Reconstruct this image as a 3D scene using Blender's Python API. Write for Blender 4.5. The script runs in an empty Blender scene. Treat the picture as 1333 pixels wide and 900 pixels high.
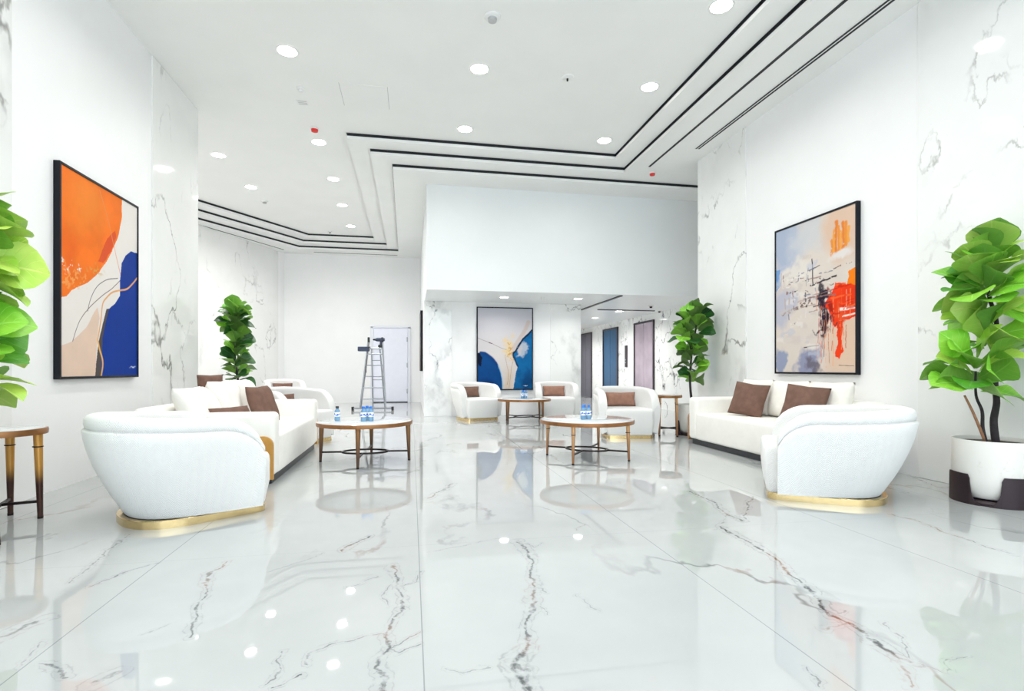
import bpy, bmesh, math, random
import numpy as np
from mathutils import Vector, Matrix, noise

random.seed(7)
PI = math.pi
SC = bpy.context.scene
COL = SC.collection


# ------------------------------------------------------------------ materials
class NT:
    """small wrapper round a node tree"""
    def __init__(self, tree):
        self.t = tree
        self.l = tree.links

    def n(self, kind, **kw):
        nd = self.t.nodes.new(kind)
        for k, v in kw.items():
            setattr(nd, k, v)
        return nd

    def put(self, sock, v):
        if hasattr(v, 'is_output'):
            self.l.new(v, sock)
        else:
            sock.default_value = v

    def math(self, op, a, b=None, clamp=False):
        nd = self.n('ShaderNodeMath', operation=op, use_clamp=clamp)
        self.put(nd.inputs[0], a)
        if b is not None:
            self.put(nd.inputs[1], b)
        return nd.outputs[0]

    def vmath(self, op, a, b=None, scale=None):
        nd = self.n('ShaderNodeVectorMath', operation=op)
        self.put(nd.inputs[0], a)
        if b is not None:
            self.put(nd.inputs[1], b)
        if scale is not None:
            self.put(nd.inputs['Scale'], scale)
        return nd.outputs['Value'] if op in ('DOT_PRODUCT', 'DISTANCE', 'LENGTH') else nd.outputs['Vector']

    def noise(self, vec, scale, detail=3.0, rough=0.55, dist=0.0):
        nd = self.n('ShaderNodeTexNoise')
        self.put(nd.inputs['Vector'], vec)
        nd.inputs['Scale'].default_value = scale
        nd.inputs['Detail'].default_value = detail
        nd.inputs['Roughness'].default_value = rough
        nd.inputs['Distortion'].default_value = dist
        return nd

    def smooth(self, v, a, b, c=0.0, d=1.0):
        nd = self.n('ShaderNodeMapRange', interpolation_type='SMOOTHSTEP')
        self.put(nd.inputs[0], v)
        for i, q in enumerate((a, b, c, d)):
            self.put(nd.inputs[i + 1], q)
        return nd.outputs[0]

    def mix(self, f, a, b):
        nd = self.n('ShaderNodeMix', data_type='RGBA')
        self.put(nd.inputs[0], f)
        self.put(nd.inputs[6], a)
        self.put(nd.inputs[7], b)
        return nd.outputs[2]


def rgba(c):
    return (c[0], c[1], c[2], 1.0)


def srgb(r, g, b):
    def f(u):
        u /= 255.0
        return u / 12.92 if u <= 0.04045 else ((u + 0.055) / 1.055) ** 2.4
    return (f(r), f(g), f(b))


def mat(name, col, rough=0.5, metal=0.0, ior=1.5, var=0.0, var_scale=8.0, bump=0.0, bump_scale=60.0, spec=0.5, coat=0.0):
    m = bpy.data.materials.new(name)
    m.use_nodes = True
    t = NT(m.node_tree)
    p = m.node_tree.nodes['Principled BSDF']
    p.inputs['Base Color'].default_value = rgba(col)
    p.inputs['Roughness'].default_value = rough
    p.inputs['Metallic'].default_value = metal
    p.inputs['IOR'].default_value = ior
    p.inputs['Specular IOR Level'].default_value = spec
    p.inputs['Coat Weight'].default_value = coat
    co = t.n('ShaderNodeTexCoord').outputs['Object']
    if var:
        nz = t.noise(co, var_scale, 4.0)
        a = tuple(max(0.0, c * (1 - var)) for c in col)
        b = tuple(min(1.0, c * (1 + var)) for c in col)
        f = t.smooth(nz.outputs['Fac'], 0.35, 0.65)
        t.l.new(t.mix(f, rgba(a), rgba(b)), p.inputs['Base Color'])
    if bump:
        nz = t.noise(co, bump_scale, 3.0)
        bp = t.n('ShaderNodeBump')
        bp.inputs['Strength'].default_value = bump
        bp.inputs['Distance'].default_value = 0.004
        t.l.new(nz.outputs['Fac'], bp.inputs['Height'])
        t.l.new(bp.outputs['Normal'], p.inputs['Normal'])
    return m


def emit_mat(name, col, strength):
    m = bpy.data.materials.new(name)
    m.use_nodes = True
    p = m.node_tree.nodes['Principled BSDF']
    p.inputs['Base Color'].default_value = rgba((0.9, 0.9, 0.9))
    p.inputs['Emission Color'].default_value = rgba(col)
    p.inputs['Emission Strength'].default_value = strength
    return m


def vein_layers(t, P, scale, stretch, rot, seed, width, amount, mlo=0.52):
    """one family of thin broken natural-stone veins: 0..1"""
    mp = t.n('ShaderNodeMapping')
    t.l.new(P, mp.inputs['Vector'])
    mp.inputs['Location'].default_value = seed
    mp.inputs['Rotation'].default_value = rot
    mp.inputs['Scale'].default_value = stretch
    v = mp.outputs['Vector']
    w = t.noise(v, scale * 2.2, 5.0, 0.6)
    off = t.vmath('SCALE', t.vmath('SUBTRACT', w.outputs['Color'], (0.5, 0.5, 0.5)), scale=0.55 / scale)
    v2 = t.vmath('ADD', v, off)
    nz = t.noise(v2, scale, 2.0, 0.5)
    d = t.math('ABSOLUTE', t.math('SUBTRACT', nz.outputs['Fac'], 0.5))
    line = t.smooth(d, 0.0, width, 1.0, 0.0)
    msk = t.noise(v, scale * 0.9, 2.0)
    k = t.smooth(msk.outputs['Fac'], mlo, mlo + 0.16)
    fine = t.noise(v, scale * 9.0, 2.0)
    k2 = t.smooth(fine.outputs['Fac'], 0.35, 0.6, 0.25, 1.0)
    return t.math('MULTIPLY', t.math('MULTIPLY', line, k), t.math('MULTIPLY', k2, amount))


def marble(name, base, cloud, vein, scale, rots, rough, amount, stretch=(1, 1, 1), seed=(0, 0, 0), segs=None, joints=None, spec=0.5, mlo=0.52, soft_k=0.30):
    m = bpy.data.materials.new(name)
    m.use_nodes = True
    t = NT(m.node_tree)
    p = m.node_tree.nodes['Principled BSDF']
    P = t.n('ShaderNodeNewGeometry').outputs['Position']
    cl = t.noise(P, 0.8, 4.0, 0.6)
    c = t.mix(t.smooth(cl.outputs['Fac'], 0.35, 0.7), rgba(base), rgba(cloud))
    a = vein_layers(t, P, scale, stretch, rots[0], seed, 0.010, amount, mlo)
    b = vein_layers(t, P, scale * 1.9, stretch, rots[1], (seed[0] + 9.3, seed[1] + 4.1, seed[2] + 2.2), 0.014, amount * 0.7, mlo)
    soft = vein_layers(t, P, scale * 0.7, stretch, rots[0], (seed[0] + 3.3, seed[1] + 7.1, seed[2]), 0.06, amount * soft_k, mlo)
    v = t.math('MAXIMUM', t.math('MAXIMUM', a, b), soft)
    if segs:
        g = seg_group()
        n1 = t.noise(P, 5.0, 3.0, 0.6)
        n2 = t.noise(P, 30.0, 4.0, 0.65)
        o1 = t.vmath('SCALE', t.vmath('SUBTRACT', n1.outputs['Color'], (0.5, 0.5, 0.5)), scale=0.13)
        o2 = t.vmath('SCALE', t.vmath('SUBTRACT', n2.outputs['Color'], (0.5, 0.5, 0.5)), scale=0.030)
        Q = t.vmath('MULTIPLY', t.vmath('ADD', t.vmath('ADD', P, o1), o2), (1, 1, 0))
        acc = None
        for (x0, y0, x1, y1, w, s) in segs:
            nd = t.n('ShaderNodeGroup')
            nd.node_tree = g
            t.l.new(Q, nd.inputs['P'])
            nd.inputs['A'].default_value = (x0, y0, 0)
            dx, dy = x1 - x0, y1 - y0
            nd.inputs['D'].default_value = (dx, dy, 0)
            L2 = max(dx * dx + dy * dy, 1e-5)
            nd.inputs['N'].default_value = (dx / L2, dy / L2, 0)
            nd.inputs['W'].default_value = w
            nd.inputs['S'].default_value = s
            if acc is not None:
                t.l.new(acc, nd.inputs['Acc'])
            acc = nd.outputs[0]
        br = t.noise(P, 22.0, 3.0, 0.6)
        acc = t.math('MULTIPLY', acc, t.smooth(br.outputs['Fac'], 0.36, 0.58, 0.16, 1.0))
        v = t.math('MAXIMUM', v, acc)
        warm = t.noise(P, 2.3, 1.0)
        vc = t.mix(t.smooth(warm.outputs['Fac'], 0.5, 0.62), rgba(vein), rgba(srgb(132, 100, 78)))
    else:
        vc = rgba(vein)
    c = t.mix(v, c, vc)
    if joints:
        sx = t.n('ShaderNodeSeparateXYZ')
        t.l.new(P, sx.inputs[0])
        for axis, pitch, off, w, s in joints:
            u = t.math('SUBTRACT', sx.outputs[axis], off)
            u = t.math('DIVIDE', u, pitch)
            u = t.math('ABSOLUTE', t.math('SUBTRACT', u, t.math('ROUND', u)))
            u = t.math('MULTIPLY', u, pitch)
            ln = t.math('MULTIPLY', t.math('LESS_THAN', u, w), s)
            c = t.mix(ln, c, rgba(srgb(120, 126, 128)))
    t.l.new(c, p.inputs['Base Color'])
    p.inputs['Roughness'].default_value = rough
    p.inputs['Specular IOR Level'].default_value = spec
    return m


_SEG = []


def seg_group():
    if _SEG:
        return _SEG[0]
    g = bpy.data.node_groups.new('vein_segment', 'ShaderNodeTree')
    for nm, ty in (('Acc', 'NodeSocketFloat'), ('P', 'NodeSocketVector'), ('A', 'NodeSocketVector'), ('D', 'NodeSocketVector'), ('N', 'NodeSocketVector'), ('W', 'NodeSocketFloat'), ('S', 'NodeSocketFloat')):
        g.interface.new_socket(nm, in_out='INPUT', socket_type=ty)
    g.interface.new_socket('V', in_out='OUTPUT', socket_type='NodeSocketFloat')
    t = NT(g)
    i = t.n('NodeGroupInput').outputs
    o = t.n('NodeGroupOutput')
    # the running maximum is threaded through so that segments are evaluated one after another
    mad = t.n('ShaderNodeVectorMath', operation='MULTIPLY_ADD')
    t.l.new(i['Acc'], mad.inputs[0])
    mad.inputs[1].default_value = (1e-6, 1e-6, 0)
    t.l.new(i['A'], mad.inputs[2])
    r = t.vmath('SUBTRACT', i['P'], mad.outputs[0])
    h = t.math('MULTIPLY', t.vmath('DOT_PRODUCT', r, i['N']), 1.0, clamp=True)
    q = t.vmath('SCALE', i['D'], scale=h)
    d = t.vmath('DISTANCE', r, q)
    v = t.smooth(d, t.math('MULTIPLY', i['W'], 0.15), i['W'], 1.0, 0.0)
    w3 = t.math('MULTIPLY', i['W'], 2.5)
    strand = t.smooth(t.math('ABSOLUTE', t.math('SUBTRACT', d, w3)), 0.0, t.math('MULTIPLY', i['W'], 0.55), 0.32, 0.0)
    v = t.math('MAXIMUM', v, strand)
    halo = t.smooth(d, i['W'], t.math('MULTIPLY', i['W'], 5.0), 0.10, 0.0)
    t.l.new(t.math('MAXIMUM', i['Acc'], t.math('MULTIPLY', t.math('MAXIMUM', v, halo), i['S'])), o.inputs[0])
    _SEG.append(g)
    return g


FLOOR_VEINS = [(1.93, 3.06, 1.9, 2.56, 0.014, 1.0), (1.9, 2.56, 1.8, 2.21, 0.014, 1.0), (1.8, 2.21, 1.67, 1.86, 0.014, 1.0), (1.67, 1.86, 1.69, 1.8, 0.014, 1.0), (1.69, 1.8, 1.67, 1.67, 0.014, 1.0), (1.67, 1.67, 1.65, 1.56, 0.014, 1.0), (1.65, 1.56, 1.67, 1.52, 0.014, 1.0), (1.69, 1.8, 1.54, 1.79, 0.01, 0.5), (1.64, 1.55, 1.54, 1.4, 0.008, 0.6), (1.67, 1.52, 1.72, 1.44, 0.005, 0.5), (1.72, 1.44, 1.83, 1.51, 0.005, 0.5), (1.83, 1.51, 1.91, 1.51, 0.005, 0.5), (1.83, 1.77, 1.68, 1.52, 0.006, 0.5), (0.6, 3.03, 0.62, 2.75, 0.012, 0.8), (0.62, 2.75, 0.56, 2.36, 0.012, 0.8), (0.56, 2.36, 0.45, 2.03, 0.012, 0.8), (0.45, 2.03, 0.39, 1.83, 0.012, 0.8), (0.39, 1.83, 0.35, 1.77, 0.02, 0.9), (0.35, 1.77, 0.35, 1.61, 0.02, 0.9), (-0.09, 2.75, -0.05, 2.47, 0.01, 0.75), (-0.05, 2.47, -0.04, 2.24, 0.01, 0.75), (-0.04, 2.24, -0.1, 2.08, 0.01, 0.75), (-0.1, 2.08, -0.09, 1.94, 0.01, 0.75), (-0.09, 1.94, -0.11, 1.69, 0.01, 0.75), (0.03, 2.03, -0.09, 1.94, 0.006, 0.6), (-0.1, 2.08, -0.26, 2.02, 0.006, 0.6), (-0.26, 2.02, -0.33, 1.95, 0.006, 0.6), (-0.33, 1.95, -0.34, 1.87, 0.006, 0.6), (-0.82, 2.15, -0.85, 2.36, 0.009, 0.75), (-0.85, 2.36, -0.92, 2.6, 0.009, 0.75), (-0.92, 2.6, -0.98, 2.84, 0.009, 0.75), (-0.98, 2.84, -0.94, 2.96, 0.009, 0.75), (-1.5, 2.29, -1.48, 2.38, 0.016, 0.7), (-1.48, 2.38, -1.43, 2.43, 0.016, 0.7), (-1.24, 2.06, -1.16, 2.04, 0.009, 0.7), (-1.16, 2.04, -1.09, 1.97, 0.009, 0.7), (-0.99, 1.9, -0.97, 1.94, 0.016, 0.6), (-0.37, 3.03, -0.24, 3.28, 0.01, 0.9), (0.12, 4.11, 0.36, 4.61, 0.012, 0.8), (-1.45, 2.74, -1.37, 2.91, 0.006, 0.6), (-1.37, 2.91, -1.29, 3.03, 0.006, 0.6), (-1.67, 3.58, -1.61, 3.12, 0.008, 0.5), (-1.61, 3.12, -1.56, 2.8, 0.008, 0.5), (2.23, 3.97, 2.22, 3.59, 0.012, 0.9), (2.22, 3.59, 2.13, 3.29, 0.012, 0.9), (2.13, 3.29, 2.14, 3.14, 0.012, 0.9), (2.14, 3.14, 2.61, 3.71, 0.01, 0.7), (3.24, 3.08, 3.24, 2.86, 0.008, 0.7), (3.24, 2.86, 3.19, 2.56, 0.008, 0.7), (3.19, 2.56, 3.17, 2.3, 0.008, 0.7), (4.61, 4.21, 4.35, 3.71, 0.012, 0.7), (4.35, 3.71, 4.47, 3.68, 0.012, 0.7), (-0.41, 1.75, -0.36, 1.8, 0.006, 0.9), (-0.44, 1.78, -0.44, 1.86, 0.005, 0.6), (-0.44, 1.86, -0.45, 1.98, 0.005, 0.6), (1.31, 1.55, 1.26, 1.45, 0.005, 0.6), (-0.28, 2.52, -0.15, 2.63, 0.006, 0.5), (-1.0, 2.22, -0.92, 2.29, 0.004, 0.4), (0.72, 2.24, 0.77, 2.08, 0.005, 0.35),
               (-0.05, 2.47, 0.02, 2.52, 0.006, 0.6), (0.02, 2.52, 0.04, 2.64, 0.006, 0.6), (-0.1, 2.28, -0.13, 2.39, 0.005, 0.5), (-0.13, 2.39, -0.09, 2.52, 0.005, 0.5), (-0.09, 1.94, -0.04, 1.91, 0.006, 0.6), (-0.04, 1.91, 0.04, 1.96, 0.006, 0.6), (0.56, 2.36, 0.59, 2.27, 0.006, 0.5), (0.52, 2.17, 0.54, 2.09, 0.005, 0.5), (0.6, 3.03, 0.66, 2.9, 0.006, 0.5), (0.66, 2.9, 0.73, 2.97, 0.006, 0.5), (0.35, 1.77, 0.39, 1.72, 0.012, 0.6), (0.39, 1.72, 0.33, 1.61, 0.012, 0.6), (1.67, 1.86, 1.76, 1.9, 0.006, 0.5), (1.8, 2.21, 1.86, 2.37, 0.005, 0.5), (1.86, 2.37, 1.87, 2.45, 0.005, 0.5), (2.13, 3.29, 1.85, 2.99, 0.005, 0.45), (-0.69, 2.78, -0.47, 3.02, 0.005, 0.4), (0.1, 2.91, 0.28, 2.98, 0.004, 0.35), (0.28, 2.98, 0.51, 3.09, 0.004, 0.35), (1.01, 3.15, 1.08, 3.27, 0.005, 0.5), (-1.3, 2.05, -1.31, 2.23, 0.006, 0.5), (3.13, 3.59, 3.17, 3.53, 0.005, 0.4), (0.26, 1.75, 0.16, 1.73, 0.005, 0.4), (0.16, 1.73, 0.1, 1.77, 0.005, 0.4)]


def herringbone(name, col):
    """white upholstery with a fine chevron weave"""
    m = bpy.data.materials.new(name)
    m.use_nodes = True
    t = NT(m.node_tree)
    p = m.node_tree.nodes['Principled BSDF']
    co = t.n('ShaderNodeTexCoord').outputs['Object']
    s = t.n('ShaderNodeSeparateXYZ')
    t.l.new(co, s.inputs[0])
    ang = t.math('MULTIPLY', t.math('ARCTAN2', s.outputs[0], s.outputs[1]), 9.0)
    saw = t.math('ABSOLUTE', t.math('SUBTRACT', t.math('FRACT', ang), 0.5))
    zz = t.math('ADD', t.math('MULTIPLY', s.outputs[2], 62.0), t.math('MULTIPLY', saw, 5.0))
    wv = t.math('SINE', t.math('MULTIPLY', zz, 6.283))
    bp = t.n('ShaderNodeBump')
    bp.inputs['Strength'].default_value = 0.55
    bp.inputs['Distance'].default_value = 0.003
    t.l.new(wv, bp.inputs['Height'])
    t.l.new(bp.outputs['Normal'], p.inputs['Normal'])
    nz = t.noise(co, 5.0, 3.0)
    t.l.new(t.mix(nz.outputs['Fac'], rgba(col), rgba(tuple(c * 0.96 for c in col))), p.inputs['Base Color'])
    p.inputs['Roughness'].default_value = 0.85
    p.inputs['Sheen Weight'].default_value = 0.25
    p.inputs['Specular IOR Level'].default_value = 0.25
    return m


def leaf_mat(name, a, b):
    m = bpy.data.materials.new(name)
    m.use_nodes = True
    t = NT(m.node_tree)
    p = m.node_tree.nodes['Principled BSDF']
    P = t.n('ShaderNodeNewGeometry')
    nz = t.noise(P.outputs['Position'], 5.0, 2.0)
    c = t.mix(t.smooth(nz.outputs['Fac'], 0.35, 0.65), rgba(a), rgba(b))
    uv = t.n('ShaderNodeSeparateXYZ')
    t.l.new(t.n('ShaderNodeUVMap').outputs[0], uv.inputs[0])
    ax = t.math('ABSOLUTE', uv.outputs[0])
    rib = t.smooth(ax, 0.02, 0.07, 1.0, 0.0)
    ph = t.math('SUBTRACT', t.math('MULTIPLY', uv.outputs[1], 8.0), t.math('MULTIPLY', ax, 2.0))
    sv = t.math('ABSOLUTE', t.math('SUBTRACT', t.math('FRACT', ph), 0.5))
    vein = t.math('MAXIMUM', rib, t.smooth(sv, 0.0, 0.07, 0.55, 0.0))
    pale = tuple(min(1.0, q * 1.25 + 0.10) for q in a)
    c = t.mix(t.math('MULTIPLY', vein, 0.6), c, rgba(pale))
    bp = t.n('ShaderNodeBump')
    bp.inputs['Strength'].default_value = 0.5
    bp.inputs['Distance'].default_value = 0.004
    bp.invert = True
    t.l.new(vein, bp.inputs['Height'])
    t.l.new(bp.outputs['Normal'], p.inputs['Normal'])
    c = t.mix(t.math('MULTIPLY', P.outputs['Backfacing'], 0.55), c, rgba(srgb(120, 150, 80)))
    t.l.new(c, p.inputs['Base Color'])
    p.inputs['Roughness'].default_value = 0.38
    tr = t.n('ShaderNodeBsdfTranslucent')
    t.l.new(c, tr.inputs['Color'])
    mx = t.n('ShaderNodeMixShader')
    mx.inputs[0].default_value = 0.28
    t.l.new(p.outputs[0], mx.inputs[1])
    t.l.new(tr.outputs[0], mx.inputs[2])
    out = m.node_tree.nodes['Material Output']
    t.l.new(mx.outputs[0], out.inputs['Surface'])
    return m


def paint_mat(name, rough=0.4):
    m = bpy.data.materials.new(name)
    m.use_nodes = True
    t = NT(m.node_tree)
    p = m.node_tree.nodes['Principled BSDF']
    a = t.n('ShaderNodeAttribute')
    a.attribute_name = 'paint'
    t.l.new(a.outputs['Color'], p.inputs['Base Color'])
    p.inputs['Roughness'].default_value = rough
    p.inputs['Specular IOR Level'].default_value = 0.08
    co = t.n('ShaderNodeTexCoord').outputs['Object']
    nz = t.noise(co, 45.0, 3.0)
    bp = t.n('ShaderNodeBump')
    bp.inputs['Strength'].default_value = 0.2
    bp.inputs['Distance'].default_value = 0.002
    t.l.new(nz.outputs['Fac'], bp.inputs['Height'])
    t.l.new(bp.outputs['Normal'], p.inputs['Normal'])
    return m


def gradient_leg(name, top, low, z0, z1, rough, metal):
    """two-tone leg: gilded above, bronze foot below (a finish on the leg itself)"""
    m = bpy.data.materials.new(name)
    m.use_nodes = True
    t = NT(m.node_tree)
    p = m.node_tree.nodes['Principled BSDF']
    s = t.n('ShaderNodeSeparateXYZ')
    t.l.new(t.n('ShaderNodeTexCoord').outputs['Object'], s.inputs[0])
    t.l.new(t.mix(t.smooth(s.outputs[2], z0, z1), rgba(low), rgba(top)), p.inputs['Base Color'])
    p.inputs['Roughness'].default_value = rough
    p.inputs['Metallic'].default_value = metal
    return m


M = {}
M['wall'] = mat('wall_paint', (0.86, 0.86, 0.86), 0.45, var=0.01, var_scale=1.5, bump=0.02, bump_scale=90)
M['ceiling'] = mat('ceiling_paint', (0.85, 0.85, 0.835), 0.6, var=0.01, var_scale=1.5)
M['bulkhead'] = mat('bulkhead_paint', (0.83, 0.852, 0.855), 0.35, var=0.01, var_scale=1.2)
M['dark'] = mat('slot_and_shade_dark', (0.012, 0.013, 0.017), 0.6)  # near-black for real slots and for shade put into the ceiling steps
M['floor'] = marble('floor_marble', (0.43, 0.449, 0.447), (0.48, 0.494, 0.490), srgb(70, 74, 76), 0.55,
                    ((0, 0, 0.5), (0, 0, -0.4)), 0.022, 0.75, (1.0, 0.55, 1.0), (12.3, 3.7, 0.3), FLOOR_VEINS,
                    ((0, 1.315, 0.04, 0.0022, 0.7), (1, 2.63, 8.3, 0.002, 0.2)), spec=0.75, mlo=0.50, soft_k=0.06)
M['marble'] = marble('wall_marble', (0.82, 0.82, 0.805), (0.87, 0.87, 0.86), srgb(96, 94, 88), 0.8,
                     ((0.35, 0.5, 0.2), (0.2, -0.4, 0.3)), 0.06, 0.75, (1.0, 1.0, 0.6), (1.0, 2.0, 3.5), spec=0.5, mlo=0.49)
M['marble_strong'] = marble('lobby_marble', (0.86, 0.865, 0.85), (0.89, 0.895, 0.885), srgb(60, 62, 66), 1.1,
                            ((0.4, 0.7, 0.3), (0.6, -0.5, 0.3)), 0.05, 1.0, (1.0, 1.0, 0.7), (5.2, 1.1, 0.4), spec=0.5, mlo=0.465)
M['pot_marble'] = marble('pot_marble', (0.84, 0.815, 0.77), (0.86, 0.84, 0.80), srgb(170, 150, 130), 3.0,
                         ((0.4, 0.7, 0.3), (0.6, -0.5, 0.3)), 0.35, 0.35, (1, 1, 1), (0, 0, 0))
M['table_marble'] = marble('table_marble', (0.62, 0.65, 0.66), (0.70, 0.72, 0.73), srgb(110, 115, 120), 3.0,
                           ((0, 0, 0.5), (0, 0, -0.5)), 0.04, 0.5, (1, 1, 1), (4, 0, 0), spec=0.8)
M['weave'] = herringbone('white_chevron_fabric', (0.86, 0.855, 0.84))
M['cream'] = mat('cream_upholstery', (0.86, 0.845, 0.80), 0.85, var=0.015, bump=0.15, bump_scale=160, spec=0.2)
M['linen'] = mat('cream_cushion', (0.87, 0.845, 0.79), 0.9, var=0.03, bump=0.5, bump_scale=26, spec=0.2)
M['brown'] = mat('brown_velvet', srgb(114, 86, 74), 0.8, var=0.10, var_scale=14, bump=0.3, bump_scale=120, spec=0.25)
M['taupe'] = mat('rosy_brown_velvet', srgb(150, 112, 96), 0.8, var=0.08, var_scale=14, bump=0.3, bump_scale=120, spec=0.25)
M['gold'] = mat('brushed_gold', (0.80, 0.60, 0.30), 0.22, 1.0, var=0.05, var_scale=30)
M['copper'] = mat('copper_panel', (0.72, 0.42, 0.24), 0.35, 1.0, var=0.05, var_scale=20)
M['amber'] = mat('gilded_trim', srgb(214, 160, 82), 0.35, 0.5, var=0.08, var_scale=8)
M['plinth'] = mat('black_plinth', (0.02, 0.022, 0.028), 0.4)
M['rim'] = mat('gold_brown_rim', srgb(146, 100, 60), 0.3, 0.55, var=0.15, var_scale=9)
M['leg_a'] = gradient_leg('bronze_wood_leg', srgb(140, 98, 58), srgb(84, 58, 42), 0.05, 0.40, 0.35, 0.3)
M['leg_b'] = gradient_leg('rose_gold_leg', srgb(208, 160, 112), srgb(150, 104, 70), 0.05, 0.40, 0.3, 0.45)
M['leg_c'] = gradient_leg('gold_to_bronze_leg', srgb(206, 152, 76), srgb(74, 48, 40), 0.22, 0.36, 0.35, 0.4)
M['bronze'] = mat('dark_bronze', srgb(52, 44, 42), 0.35, 0.7)
M['frame_black'] = mat('black_frame', srgb(10, 13, 24), 0.4, spec=0.25)
M['paint'] = paint_mat('canvas_paint')
M['leaf_bright'] = leaf_mat('leaf_bright', srgb(152, 216, 70), srgb(122, 198, 54))
M['leaf_lime'] = leaf_mat('leaf_lime', srgb(206, 236, 108), srgb(176, 224, 82))
M['leaf_deep'] = leaf_mat('leaf_deep', srgb(28, 78, 30), srgb(46, 106, 36))
M['leaf_mid'] = leaf_mat('leaf_mid', srgb(72, 150, 40), srgb(100, 174, 50))
M['bark'] = mat('dark_bark', srgb(44, 36, 40), 0.75, var=0.25, var_scale=20, bump=0.6, bump_scale=50)
M['twig'] = mat('brown_twig', srgb(150, 108, 78), 0.7, var=0.2, var_scale=25)
M['soil'] = mat('soil', srgb(88, 74, 62), 0.95, var=0.35, var_scale=60, bump=1.0, bump_scale=80)
M['alu'] = mat('ladder_aluminium', (0.34, 0.36, 0.40), 0.35, 0.8)
M['black'] = mat('black_rubber', (0.02, 0.02, 0.024), 0.55)
M['navy'] = mat('navy_plastic', srgb(44, 58, 84), 0.45)
M['door'] = mat('white_door', srgb(232, 234, 246), 0.4, var=0.01)
M['door_frame'] = mat('white_door_frame', srgb(226, 228, 236), 0.4)
M['steel'] = mat('hinge_steel', (0.45, 0.46, 0.5), 0.35, 0.9)
M['lift_dark'] = mat('lift_door_dark', srgb(96, 92, 108), 0.3, 0.5, var=0.1, var_scale=1.5)
M['lift_blue'] = mat('lift_door_blue', srgb(36, 92, 136), 0.28, 0.45, var=0.1, var_scale=1.5)
M['lift_mauve'] = mat('lift_door_mauve', srgb(206, 190, 204), 0.22, 0.6, var=0.1, var_scale=1.5)
M['lift_frame'] = mat('lift_frame', srgb(70, 62, 70), 0.3, 0.6)
M['white_plastic'] = mat('white_plastic', (0.80, 0.80, 0.79), 0.4)
M['grey_plastic'] = mat('grey_plastic', (0.48, 0.48, 0.48), 0.5)
M['red'] = mat('red_cap', srgb(225, 48, 40), 0.45)
M['lamp'] = emit_mat('lamp_diffuser', (1.0, 0.985, 0.95), 14.0)
M['cap_blue'] = mat('blue_cap', srgb(46, 120, 214), 0.35)
M['cap_black'] = mat('black_cap', (0.03, 0.03, 0.035), 0.4)
M['label_white'] = mat('label_white', (0.85, 0.88, 0.92), 0.5)
M['label_blue'] = mat('label_blue', srgb(22, 96, 196), 0.45)
M['water'] = mat('bottle_water', srgb(150, 200, 240), 0.08, ior=1.33)
M['water'].node_tree.nodes['Principled BSDF'].inputs['Transmission Weight'].default_value = 0.55
M['glass'] = mat('glass_pane', (0.95, 0.98, 1.0), 0.02, ior=1.45)
M['glass'].node_tree.nodes['Principled BSDF'].inputs['Transmission Weight'].default_value = 1.0
M['window_metal'] = mat('window_metal', (0.35, 0.36, 0.38), 0.4, 0.8)


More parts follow.
